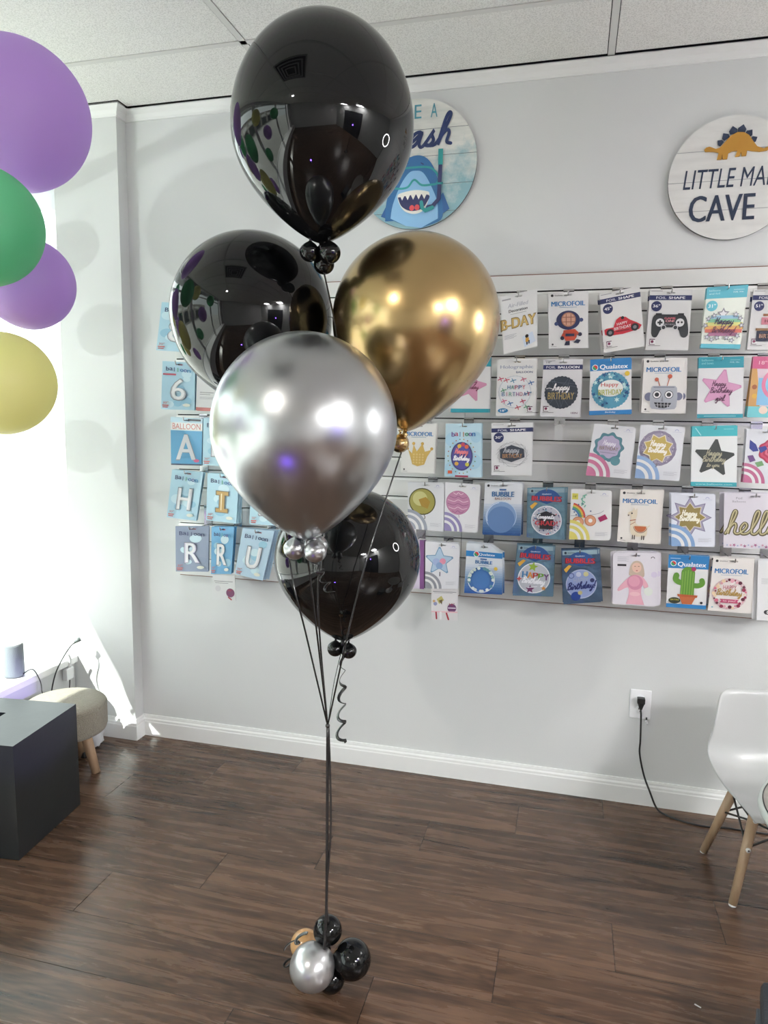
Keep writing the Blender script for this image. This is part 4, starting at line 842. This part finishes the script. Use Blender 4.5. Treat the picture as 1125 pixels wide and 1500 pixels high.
def tip(c,hb,d): return Vector(c)+Vector(d).normalized()*(hb+.008)
tips=dict(top=tip(top_c,.250,(0,-.03,-1)),b2=tip(b2_c,.26,(.18,0,-1)),gold=tip(g_c,.272,(-.07,-.05,-1)),silver=tip(s_c,.236,(.02,0,-1)),low=tip(k_c,.235,(-.05,0,-1)))
def collar(t,offs,r,mt,what,colr):
    for i,(dx,dy,dz,rr) in enumerate(offs):
        d=Vector((dx,dy,dz)); c=t+Vector((dx,dy,dz))
        balloon('mini_balloon',c,r*rr,r*rr*.98,r*rr*1.05,mt,what[i] if isinstance(what,list) else what,(-dx,-dy,.4),1.6,'small balloon','small '+colr+' collar balloons',True,28)
collar(tips['top'],[(-.024,-.012,-.012,.95),(.024,-.012,-.016,1.05),(.0,.018,-.034,1.0)],.024,BLK,['small black balloon left, under the topmost black balloon','small black balloon right, under the topmost black balloon','small black balloon lowest, under the topmost black balloon'],'black top')
collar(tips['gold'],[(-.008,-.018,-.022,1.0)],.0235,GLD,'small gold balloon knotted under the large gold balloon','gold')
if DBG:
    L_=[('top',top_c,.204),('b2',b2_c,.207),('gold',g_c,.205),('silver',s_c,.193),('low',k_c,.198)]
    for i in range(5):
        for j in range(i): print('DD',L_[i][0],L_[j][0],round((L_[i][1]-L_[j][1]).length-L_[i][2]-L_[j][2],3))
collar(tips['silver'],[(-.025,-.004,-.010,1),(.023,-.010,-.012,1.0),(.012,.028,-.006,1.0)],.0245,SLV,['small silver balloon left, under the large silver balloon','small silver balloon right, under the large silver balloon','small silver balloon rear, under the large silver balloon'],'silver')
collar(tips['low'],[(-.020,-.004,-.016,1),(.020,-.006,-.018,.98)],.0225,BLK,['small black balloon left, under the lowest black balloon','small black balloon right, under the lowest black balloon'],'black low')
# base weight
base=Vector((-.553,1.615,0))
def bb(px_,py_,r,mt,label,dy=0,z=None,td=None):
    d=ray(px_,py_); p=CAM+d*((base.y+dy)/d.y)
    if z is not None: p=onZ(px_,py_,z)
    p.z=max(p.z,r+.001)
    ctr=base+Vector((0,0,.075)); return balloon('mini_balloon',p,r,r*1.02,r*1.12,mt,label,(ctr-p),1.6,'small balloon','small balloons of the weight on the floor',True,36)
bb(458,1416,.0585,mat('pearl_silver_latex',(.56,.56,.57),.28,metal=.8,coat=.3,coatr=.15),'pearly silver small balloon at the front of the floor weight',-.05)
bb(515,1405,.050,BLK,'black small balloon on the right of the floor weight',0)
bb(480,1363,.038,BLK,'black small balloon on top of the floor weight',0)
bb(485,1444,.036,BLK,'black small balloon touching the floor under the weight',-.02)
bb(447,1384,.040,mat('peach_latex','c89a68',.2,coat=.3),'peach small balloon at the back left of the floor weight',.05)
# ribbons
RIB=mat('black_ribbon',(.012,.012,.013),.22,coat=.5,coatr=.1)
node=hd(480,1063,1.69)
RG='black curling ribbons tying the bouquet'
def ribbon(pts,label,r=.0023,k=6,flat=.35):
    return tag(MB().tube(smooth_path(pts,k),r,RIB,8,flat).build('ribbon'),label,'ribbon',RG)
fl_=Vector((-.553,1.615,.10))
ribbon([node,(node+fl_)/2+Vector((-.004,0,.0)),base+Vector((0,-.028,.21)),base+Vector((0,-.05,.11))],'thick black ribbon running from the tie point down to the floor weight',.0042,6,.5)
ribbon([node+Vector((.001,.004,0)),(node+fl_)/2+Vector((.006,0,.05)),(node+fl_)/2+Vector((-.005,0,-.15)),base+Vector((.004,-.02,.19))],'thin black ribbon twisted beside the thick one above the weight',.0028)
ribbon([tips['top']+Vector((0,0,-.03)),Vector((-.548,1.665,1.62)),Vector((-.55,1.64,1.44)),Vector((-.55,1.555,1.22)),Vector((-.56,1.54,1.05)),node],'black ribbon from the topmost black balloon')
ribbon([tips['b2'],hd(414,735,1.79),hd(428,845,1.64),hd(448,928,1.64),node],'black ribbon from the upper left black balloon, leftmost strand')
ribbon([tips['gold']+Vector((0,0,-.02)),Vector((-.455,1.545,1.12)),node],'black ribbon from the gold balloon, rightmost strand')
ribbon([tips['silver']+Vector((0,0,-.01)),tips['silver']*.5+node*.5,node],'black ribbon from the silver balloon')
ribbon([tips['low']+Vector((0,0,-.01)),tips['low']*.5+node*.5+Vector((-.004,0,0)),node],'short black ribbon from the lowest black balloon')
MB().sphere(node,.006,RIB,12).build('knot',None); o=bpy.context.scene.objects['knot.021'] if False else COL.objects[-1]; o.name='ribbon_knot'; tag(o,'small black knot where the ribbons meet','knot')
def curl(p0,p1,turns,rad,label,r=.0042,flat=.22):
    pts=[];n=int(turns*14)
    for i in range(n+1):
        t=i/n; c=p0.lerp(p1,t); a=turns*2*PI*t; q=rad*(.45+.55*t); pts.append(c+Vector((math.cos(a)*q,math.sin(a)*q*.8,math.sin(a+1)*q*.5)))
    return tag(MB().tube(pts,r,RIB,8,flat).build('curled_ribbon'),label,'ribbon',RG)
a=tips['low']+Vector((.004,-.01,-.03)); e=hd(500,1092,1.68)
curl(a,e,5.2,.013,'curled black ribbon tail dangling right of the tie point')
curl(tips['silver']+Vector((.012,-.01,-.02)),hd(484,868,1.56),4,.009,'short curled black ribbon under the silver balloon')
b_=base+Vector((-.03,-.03,.1))
curl(onZ(445,1390,.11)+Vector((0,-.03,0)),onZ(418,1412,.04),2,.013,'small curled black ribbon at the left of the floor weight')
curl(hd(447,1368,1.60),hd(423,1388,1.60),1.6,.013,'black ribbon curl crossing the peach balloon of the floor weight')
ribbon([onZ(432,1425,.05),onZ(430,1440,.02),onZ(447,1455,.004)],'thin black ribbon tail lying on the floor by the weight',.0018)
# garland by window
GP='pastel garland balloons by the shop window'
PUR=latex('purple_latex','d0aeea'); GRN=latex('green_latex','7cd4a4'); YEL=latex('yellow_latex','f2eeb0')
def gb(p,r,mt,label): return balloon('balloon',Vector(p),r,r*1.02,r*1.12,mt,label,(-.8,-.3,-.2),1.5,'balloon',GP,True,64)
def gpx(x,y,rp,R): d=ray(x,y); return CAM+d*(F*R/rp)
gb(gpx(21,170,121,.225),.193,PUR,'largest purple balloon at the top left, just below the ceiling')
gb(gpx(-29,331,92,.148),.138,GRN,'green balloon between the two purple ones')
gb(gpx(40,416,70,.134),.125,PUR,'smaller purple balloon behind the green one')
gb(gpx(2,562,76,.14),.137,YEL,'pale yellow balloon, lowest of the garland')
for p,r,mt,l in (((-2.42,2.32,1.33),.11,GRN,'g'),((-2.38,2.22,1.78),.10,YEL,'y'),((-2.25,1.93,2.1),.20,GRN,'g'),((-2.43,2.33,2.12),.10,PUR,'p'),((-2.22,1.85,1.62),.17,PUR,'p'),((-2.2,.75,1.15),.18,GRN,'g'),((-2.05,.4,1.65),.21,PUR,'p'),((-2.0,.85,2.2),.2,YEL,'y'),((-2.34,1.95,1.26),.19,YEL,'y'),((-1.95,-.2,2.1),.22,GRN,'g'),((-2.25,1.55,.9),.16,PUR,'p')):
    gb(p,r,mt,{'g':'green','p':'purple','y':'yellow'}[l]+' balloon of the garland outside the left edge of the picture')  # lowest yellow balloon is added to shade the wall from the sun
# ================================================================= LEFT CORNER
BXM=mat('black_board','1d2123',.42,bump=.10,bscale=9,coat=.12,coatr=.25,var=.25)
bx=thing('display_box','black glossy display box with a square hole in its top','box',(0,0,0))
c0=Vector((-1.722,1.828,0)); yv=Vector((-.035,.346,0)).normalized(); xv=Vector((-yv.y,yv.x,0))  # xv points left
M4=Matrix((( xv.x,yv.x,0,c0.x),(xv.y,yv.y,0,c0.y),(0,0,1,.003),(0,0,0,1)))
w=MB(); BW,BD,BH=.42,.356,.402; T=.02
w.box((0,0,0),(T,BD,BH-T),BXM,M4); w.box((BW-T,0,0),(BW,BD,BH-T),BXM,M4); w.box((T,0,0),(BW-T,T,BH-T),BXM,M4); w.box((T,BD-T,0),(BW-T,BD,BH-T),BXM,M4); w.build('side_panels',bx)
h0,h1,g0,g1=.20,.32,.165,.235
w=MB(); w.box((0,0,BH-T),(h0,BD,BH),BXM,M4); w.box((h1,0,BH-T),(BW,BD,BH),BXM,M4); w.box((h0,0,BH-T),(h1,g0,BH),BXM,M4); w.box((h0,g1,BH-T),(h1,BD,BH),BXM,M4); w.build('top_panel',bx)
# stool
FAB=mat('boucle_fabric','9c9585',.95,bump=.9,bscale=260,var=.25,sheen=.3)
BEECH=wood_mat('beech','a08468','b89c80',.45,2,.8)
sc_=Vector((-1.985,2.395,0))
st=thing('footstool','round beige fabric footstool with splayed wooden legs','stool',sc_)
SR=.165
w=MB(); w.lathe([(SR*.97,.185),(SR,.20),(SR*1.0,.275),(SR*.985,.288)],FAB,None,56); w.build('seat_side',st)
w=MB(); w.lathe([(SR*.985,.287),(SR*.97,.298),(SR*.9,.307),(SR*.6,.315),(SR*.2,.318),(.001,.318)],FAB,None,56); w.build('seat_cushion',st)
w=MB(); w.tube([(SR*.985*math.cos(2*PI*i/48),SR*.985*math.sin(2*PI*i/48),.289) for i in range(49)],.0035,FAB,6); w.build('piping',st)
for a in (10,100,190,280):
    a=math.radians(a); w=MB(); w.tube([(.08*math.cos(a),.08*math.sin(a),.19),(.125*math.cos(a),.125*math.sin(a),.0005)],[.023,.017],BEECH,20); w.build('leg',st)
# speaker
SPK=mat('speaker_fabric','7f878a',.8,bump=.5,bscale=500)
sp_c=onZ(21,990,SILL); sp_c.z=SILL
s1=thing('smart_speaker','grey fabric cylinder speaker standing on the window sill','speaker',sp_c)
w=MB(); w.lathe([(.040,.004),(.0415,.012),(.0415,.135),(.039,.142)],SPK,None,40); w.build('body',s1)
w=MB(); w.lathe([(.038,.1415),(.038,.145),(.030,.1455)],mat('white_plastic',(.75,.76,.77),.35),None,40); w.build('top_cap',s1)
w=MB(); w.lathe([(.037,0),(.039,.004)],mat('dark_plastic',(.03,.03,.03),.4),None,40); w.build('base_ring',s1)
CBL=mat('black_cable',(.015,.015,.016),.4)
q=sp_c+Vector((.042,.005,.012))
tag(MB().tube(smooth_path([q,onX(48,983,XL+.03)+Vector((0,0,.008)),onX(59,998,XL+.04),onX(62,1015,XL+.06),onX(70,1030,XL+.06),onX(76,1060,XL+.06)],5),.0022,CBL,8).build('speaker_cable'),'thin dark cable from the grey speaker down behind the black box','cable')
u=thing('power_cable','black and white cable with grey plug rising over the sill','cable',(0,0,0))
pp=[onY(111,941,2.66),onY(104,946,2.64),onX(92,964,XL+.03),onX(82,985,XL+.03),onX(76,1010,XL+.03),onX(75,1030,XL+.03),onX(80,1055,XL+.03)]
MB().tube(smooth_path(pp,5),.003,CBL,8).build('cord',u)
w=MB(); w.tube([onY(117,936,2.67),onY(109,941,2.66)],[.011,.006],mat('grey_plug',(.12,.14,.14),.4),12); w.build('plug',u)
u=thing('power_adapter','white square power adapter on the low wall under the sill','adapter',(0,0,0))
WPL=mat('white_plastic2',(.70,.71,.73),.35)
ap=onX(102,986,XL+.02); w=MB(); w.box((ap.x-.016,ap.y-.03,ap.z-.028),(ap.x+.010,ap.y+.02,ap.z+.028),WPL); w.build('adapter_block',u,bevel=.004)
w=MB(); w.tube(smooth_path([ap+Vector((0,0,.028)),onX(103,966,XL+.03),onX(100,958,XL+.03)],5),.005,WPL,8); w.build('upper_cord',u)
w=MB(); w.tube(smooth_path([ap+Vector((0,0,-.028)),onX(102,1005,XL+.03),onX(101,1015,XL+.03),onX(97,1030,XL+.05)],5),.0025,CBL,8); w.build('lower_cord',u)
# white cloth bundle and adapter behind stool
CLO=mat('white_cloth','cfd2d8',.9,sheen=.3)
w=MB(); cc=Vector((-2.07,2.62,.07)); n1=22
vs=[];fs=[]
for j in range(n1+1):
    for i in range(n1*2):
        th=PI*j/n1; ph=PI*i/n1; d=Vector((math.sin(th)*math.cos(ph),math.sin(th)*math.sin(ph),math.cos(th)))
        nn=noise.noise(d*2.3)*.5+noise.noise(d*6)*.25; vs.append(cc+Vector((d.x*.085,d.y*.07,d.z*.125))*(1+nn*.6))
vs=[Vector((v.x,min(v.y,2.715),max(v.z,.002))) for v in vs]
for j in range(n1):
    for i in range(n1*2): k=(i+1)%(n1*2); fs.append((j*n1*2+i,j*n1*2+k,(j+1)*n1*2+k,(j+1)*n1*2+i))
w.add(vs,fs,CLO,True); tag(w.build('cloth_bundle'),'crumpled white cloth on the floor behind the footstool','cloth')
w=MB(); w.box((-2.06,2.50,.001),(-1.985,2.54,.03),mat('dark_plastic',(.03,.03,.03),.4)); tag(w.build('cable_adapter',bevel=.005),'small black adapter on the floor beside the white cloth','adapter')
# ================================================================= RIGHT SIDE
# outlet
o=thing('wall_outlet','white double outlet plate low on the back wall','outlet',(0,0,0))
oc=onY(938,1031,D); w=MB(); w.box((oc.x-.0385,D-.006,oc.z-.058),(oc.x+.0385,D-.0003,oc.z+.058),mat('outlet_white',(.86,.87,.90),.3)); w.build('cover_plate',o,bevel=.003)
for dz in (.021,-.021):
    w=MB(); w.lathe([(.017,0),(.0165,.0022)],mat('outlet_white',(.74,.75,.78),.3),Matrix.Translation((oc.x,D-.0055,oc.z+dz))@Matrix.Rotation(PI/2,4,'X'),28); so=w.build('socket',o)
    w=MB()
    for dx in (-.006,.006): w.box((oc.x+dx-.001,D-.0084,oc.z+dz+.000),(oc.x+dx+.001,D-.0076,oc.z+dz+.008),SLOT)
    w.lathe([(.0025,0),(.0025,.0005)],SLOT,Matrix.Translation((oc.x,D-.0078,oc.z+dz-.007))@Matrix.Rotation(PI/2,4,'X'),12); w.build('slots',so)
c=thing('outlet_cable','black power cord plugged in the outlet and trailing across the floor','power cord',(0,0,0))
pc_=Vector((oc.x,D-.0085,oc.z+.020)); w=MB()
w.box((pc_.x-.014,pc_.y-.024,pc_.z-.010),(pc_.x+.014,pc_.y,pc_.z+.012),CBL); w.add([pc_+Vector(p) for p in ((-.012,-.022,-.010),(.012,-.022,-.010),(.012,-.002,-.010),(-.012,-.002,-.010),(-.005,-.018,-.034),(.005,-.018,-.034),(.005,-.008,-.034),(-.005,-.008,-.034))],[(0,1,5,4),(1,2,6,5),(2,3,7,6),(3,0,4,7),(4,5,6,7)],CBL); w.build('plug',c,bevel=.002)
Yc=D-.03
cp=[pc_+Vector((0,-.013,-.033)),onY(939,1050,Yc),onY(938,1085,Yc),onY(937,1104,Yc),onY(943,1135,Yc-.01),onY(952,1160,Yc-.03)]
cp+= [onZ(962,1184,.02),onZ(976,1194,.005),onZ(1000,1203,.004),onZ(1030,1210,.004),onZ(1065,1213,.004),onZ(1100,1218,.004),onZ(1135,1223,.004),onZ(1240,1235,.004)]
MB().tube(smooth_path(cp,6),.0036,CBL,10).build('cable',c)
w=MB(); g=onY(947,1057,D-.012); w.sphere(g,.006,WPL,12); w.sphere(g+Vector((.002,0,-.009)),.005,WPL,12); w.tube([g+Vector((0,.002,.006)),g+Vector((0,.006,.014))],.003,CBL,8); tag(w.build('cable_clip'),'tiny white clip hanging under the outlet plate','clip')
# chair
WSH=mat('white_shell_plastic',(.48,.49,.49),.33,coat=.1)
CH=thing('shell_chair','small white moulded shell chair with wooden legs','chair',(.672,2.405,0),math.radians(8))
ks=1.0
Lc=[(.158,.590,.098,.00),(.150,.577,.128,.012),(.142,.52,.144,.03),(.132,.45,.157,.05),(.120,.385,.170,.066),(.085,.338,.176,.064),(.03,.318,.172,.050),(-.05,.312,.162,.036),(-.12,.318,.148,.022),(-.165,.315,.130,.008),(-.178,.300,.115,.0)]
def interp(L,t):
    k=t*(len(L)-1); i=min(int(k),len(L)-2); f=k-i
    a,b,c_,d_=L[max(i-1,0)],L[i],L[i+1],L[min(i+2,len(L)-1)]
    return [.5*((2*b[j])+(c_[j]-a[j])*f+(2*a[j]-5*b[j]+4*c_[j]-d_[j])*f*f+(3*b[j]-a[j]-3*c_[j]+d_[j])*f**3) for j in range(4)]
NU,NV_=28,44; vs=[];fs=[]
for j in range(NV_+1):
    t=j/NV_; y,z,hw_,lift=interp(Lc,t)
    bk=max(0,1-t/.55) ; 
    for i in range(NU+1):
        sx=-1+2*i/NU; c2=abs(sx)**2.6
        vs.append(Vector((hw_*sx,y-lift*c2*min(1,bk*1.6),z+lift*c2*(1-min(1,bk*1.2))*1.0)))
for j in range(NV_):
    for i in range(NU): k=j*(NU+1)+i; fs.append((k,k+1,k+NU+2,k+NU+1))
w=MB(); w.add(vs,fs,WSH,True); sh=w.build('seat_shell',CH); md=sh.modifiers.new('solid','SOLIDIFY'); md.thickness=.009; md.offset=0; md=sh.modifiers.new('sub','SUBSURF'); md.levels=1; md.render_levels=2
WHT=mat('white_cap',(.8,.8,.8),.4); BM=mat('black_metal',(.02,.02,.02),.4)
feet=[(-.142,.139),(-.142,-.139),(.142,.139),(.142,-.139)]
for fx,fy in feet:
    tp=Vector((fx*.50,fy*.55,.298)); bt=Vector((fx,fy,.004)); w=MB(); w.tube([tp,bt],[.0165,.0125],BEECH,20); lg=w.build('leg',CH)
    MB().tube([bt+Vector((0,0,.001)),bt-Vector((0,0,.0038))],.0115,WHT,16).build('foot_pad',lg)
    for k in (.12,.42):
        p=tp.lerp(bt,k); dirv=Vector((0,-1,0)) if fy<0 else Vector((0,1,0)); w=MB(); w.tube([p+dirv*.010,p+dirv*.0185],.0075,WHT,16); bo=w.build('bolt',lg)
        w=MB(); w.tube([p+dirv*.0180,p+dirv*.0190],.0028,BM,12); w.build('bolt_socket',bo)
def lp(i,k): fx,fy=feet[i]; return Vector((fx*.5,fy*.55,.298)).lerp(Vector((fx,fy,.004)),k)
for a_,b_ in ((0,1),(1,3),(3,2),(2,0)):
    for k1,k2 in ((.15,.42),(.42,.15)):
        MB().tube([lp(a_,k1),lp(b_,k2)],.0034,BM,8).build('brace_wire',CH)
    MB().tube([lp(a_,.15),lp(b_,.15)],.0034,BM,8).build('brace_wire',CH)
# round table
tz=.50; tl=onZ(1116,1168,tz)
TW=wood_mat('pale_laminate','8f8a84','a39e98',.4,0,.5)
tc_=Vector((tl.x+.29,tl.y-.06,0)); tb=thing('round_table','round table with pale wood top and white rim at the right edge','table',tc_)
w=MB(); w.lathe([(.293,tz-.0015),(.293,tz),(.0005,tz)],TW,None,96,False); w.build('tabletop',tb)
w=MB(); w.lathe([(.30,tz-.028),(.305,tz-.015),(.303,tz-.0025),(.2945,tz-.0015)],mat('table_rim_white',(.70,.75,.72),.35),None,96); w.build('rim',tb)
w=MB(); w.tube([(.2935*math.cos(2*PI*i/96),.2935*math.sin(2*PI*i/96),tz-.0005) for i in range(97)],.0017,BM,8); w.build('edge_band',tb)
w=MB(); w.lathe([(.035,.02),(.035,tz-.028)],WHT,None,32); w.build('pedestal',tb)
w=MB(); w.lathe([(.18,.0005),(.18,.012),(.05,.02)],WHT,None,48); w.build('foot_plate',tb)
# tool case
TCM=mat('case_grey','33363b',.5,bump=.2,bscale=200); TCL=mat('case_light','53565c',.45)
ca=math.radians(-12); k_=onZ(1115,1432,.165); cb_=Vector((k_.x-(-.056*math.cos(ca)-.088*math.sin(ca)),k_.y-(-.056*math.sin(ca)+.088*math.cos(ca)),0)); tcx=thing('tool_case','dark grey plastic tool case at the lower right corner','case',cb_,math.radians(-12))
w=MB(); w.add([Vector(p) for p in ((-.055,-.17,.001),(.2,-.17,.001),(.2,.08,.001),(-.055,.08,.001),(-.045,-.17,.105),(.2,-.17,.105),(.2,.08,.105),(-.045,.08,.105))],[(0,3,2,1),(4,5,6,7),(0,1,5,4),(1,2,6,5),(2,3,7,6),(3,0,4,7)],TCM); w.build('case_body',tcx,bevel=.012)
w=MB(); w.box((-.056,-.175,.112),(.205,.088,.165),TCM); w.build('case_lid',tcx,bevel=.014)
w=MB(); w.box((-.064,-.02,.04),(-.048,.035,.125),TCL); w.build('latch',tcx,bevel=.003)
w=MB(); w.box((-.02,-.1,.166),(.14,.03,.172),TCL); w.build('handle_recess',tcx,bevel=.003)
w=MB(); p=onZ(1022,1474,.001); w.add([p+Vector(v) for v in ((-.008,.003,0),(.006,-.006,.001),(.008,-.004,.001),(-.006,.006,.0))],[(0,1,2,3)],WHT); w.add([p+Vector(v) for v in ((-.008,.003,.0015),(.006,-.006,.0025),(.008,-.004,.0025),(-.006,.006,.0015))],[(0,1,2,3)],WHT); tag(w.build('paper_scrap'),'tiny white scrap of paper on the floor','scrap')
# ================================================================= LIGHTS
def light(name,kind,loc,energy,col,size=.1,tgt=None,**kw):
    l=bpy.data.lights.new(name,kind); l.energy=energy; l.color=col
    if kind=='AREA': l.size=size
    elif kind in('POINT','SPOT'): l.shadow_soft_size=size
    for k_,v in kw.items(): setattr(l,k_,v)
    ob=bpy.data.objects.new(name,l); COL.objects.link(ob); ob.location=loc
    if tgt is not None: ob.rotation_euler=(Vector(tgt)-Vector(loc)).to_track_quat('-Z','Y').to_euler()
    return ob
sd=Vector((.75,1,-1.25))
sun=light('sun','SUN',(-6,-6,8),6,(1,.97,.92),tgt=Vector((-6,-6,8))+sd); sun.data.angle=.009
# sunlight glinting off a parked car outside, coming in low
light('car_glint','SPOT',(-6.1,-2.55,1.15),150,(1,1,1),.03,tgt=(-2.0,2.8,1.75),spot_size=.42,spot_blend=.5)
# window portals
for a,b in ((-3.05,-1.25),(-1.15,.70),(.80,3.68)):
    l=light('window_portal','AREA',(XG-.02,(a+b)/2,1.52),1,(1,1,1),b-a,tgt=(0,(a+b)/2,1.52)); l.data.shape='RECTANGLE'; l.data.size=b-a; l.data.size_y=2.25; l.data.cycles.is_portal=True
# ceiling puck light
pk=thing('ceiling_light','round ceiling light behind the viewer','ceiling light',(-1.2,-.9,CEIL))
w=MB(); w.lathe([(.09,-.001),(.085,-.02),(.06,-.022)],GRID,None,40); w.build('housing',pk)
w=MB(); w.lathe([(.056,-.0225),(.05,-.028)],mat('lamp_glow',(.9,.9,.9),.5,emit='fff8f0',es=420),None,32); w.build('diffuser',pk)
# square air diffuser
vt=thing('ceiling_vent','square metal air diffuser in the ceiling','vent',(-.85,.70,CEIL))
for i,(r_,z_) in enumerate(((.28,-.004),(.22,-.012),(.16,-.02),(.10,-.026))):
    w=MB()
    for s_ in ((-r_,-r_,r_,-r_+.02),(-r_,r_-.02,r_,r_),(-r_,-r_+.02,-r_+.02,r_-.02),(r_-.02,-r_+.02,r_,r_-.02)): w.box((s_[0],s_[1],z_-.008),(s_[2],s_[3],z_),mat('vent_grey',(.35,.35,.35),.5))
    w.build('vent_ring',vt)
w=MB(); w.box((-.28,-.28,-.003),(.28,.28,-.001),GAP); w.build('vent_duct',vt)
# ring light on a stand
rl=thing('ring_light','ring light on a slim black stand outside the right edge','ring light',(1.55,2.15,0),0)
w=MB(); w.tube([(0,.20*math.cos(2*PI*i/64),1.72+.20*math.sin(2*PI*i/64)) for i in range(65)],.014,mat('ring_glow',(.9,.9,.9),.5,emit='ffffff',es=22),12); w.build('light_tube',rl)
w=MB(); w.tube([(0,0,.02),(0,0,1.5)],.011,BM,12); w.build('pole',rl)
for a in (30,150,270):
    a=math.radians(a); w=MB(); w.tube([(0,0,.25),(.32*math.cos(a),.32*math.sin(a),.01)],.008,BM,10); w.build('tripod_leg',rl)
# purple floor uplight
ul=thing('uplight','small violet uplight on the floor left of the viewer','lamp',(-.62,-.15,0))
w=MB(); w.lathe([(.05,.0005),(.05,.10),(.045,.11)],BM,None,32); w.build('housing',ul)
w=MB(); w.lathe([(.04,.111),(.036,.118)],mat('violet_glow',(.5,.3,.9),.5,emit='7a55ff',es=60),None,24); w.build('lens',ul)
vl=thing('stage_light','violet stage light on a thin stand outside the right edge','lamp',(1.6,.1,0))
w=MB(); w.tube([(0,0,.02),(0,0,1.45)],.011,BM,12); w.lathe([(.14,.0005),(.13,.02)],BM,None,32); w.build('pole',vl)
w=MB(); w.tube([(.10,-.06,1.52),(-.02,.012,1.50)],[.035,.045],BM,24); w.build('housing',vl)
w=MB(); w.tube([(-.021,.0125,1.4998),(-.024,.0145,1.4994)],.035,MC['violet_glow'],24); w.build('lens',vl)
light('violet_beam','SPOT',(1.55,.13,1.49),260,(.38,.24,1),.03,tgt=(-2.2,2.2,.33),spot_size=.125,spot_blend=.5)
# added fill panels on the unseen rear ceiling, brightening the room
for i,(x,y) in enumerate(((3.15,-2.3),(3.2,-.35))):
    t=thing('fill_panel_light','square fill light added to the unseen rear ceiling of the shop','ceiling light',(x,y,CEIL),0,'added rear fill lights')
    MB().box((-.3,-.3,-.012),(.3,.3,-.001),GRID).build('frame',t)
    MB().box((-.28,-.28,-.014),(.28,.28,-.0125),mat('fill_glow',(.9,.9,.9),.5,emit='fffdfa',es=62)).build('diffuser',t)
# world
wd=bpy.data.worlds.new('world'); SC.world=wd; wd.use_nodes=True; nt=wd.node_tree; bg=nt.nodes['Background']
bg.inputs[0].default_value=(.95,.99,1.0,1); bg.inputs[1].default_value=1.6
vs_=SC.view_settings; vs_.view_transform='Standard'; vs_.look='None'; vs_.gamma=1; vs_.exposure=1.34
SC.cycles.use_denoising=True; SC.cycles.max_bounces=10; SC.cycles.diffuse_bounces=5; SC.cycles.sample_clamp_indirect=6; SC.cycles.blur_glossy=.5
try: SC.cycles.denoiser='OPENIMAGEDENOISE'
except Exception: pass
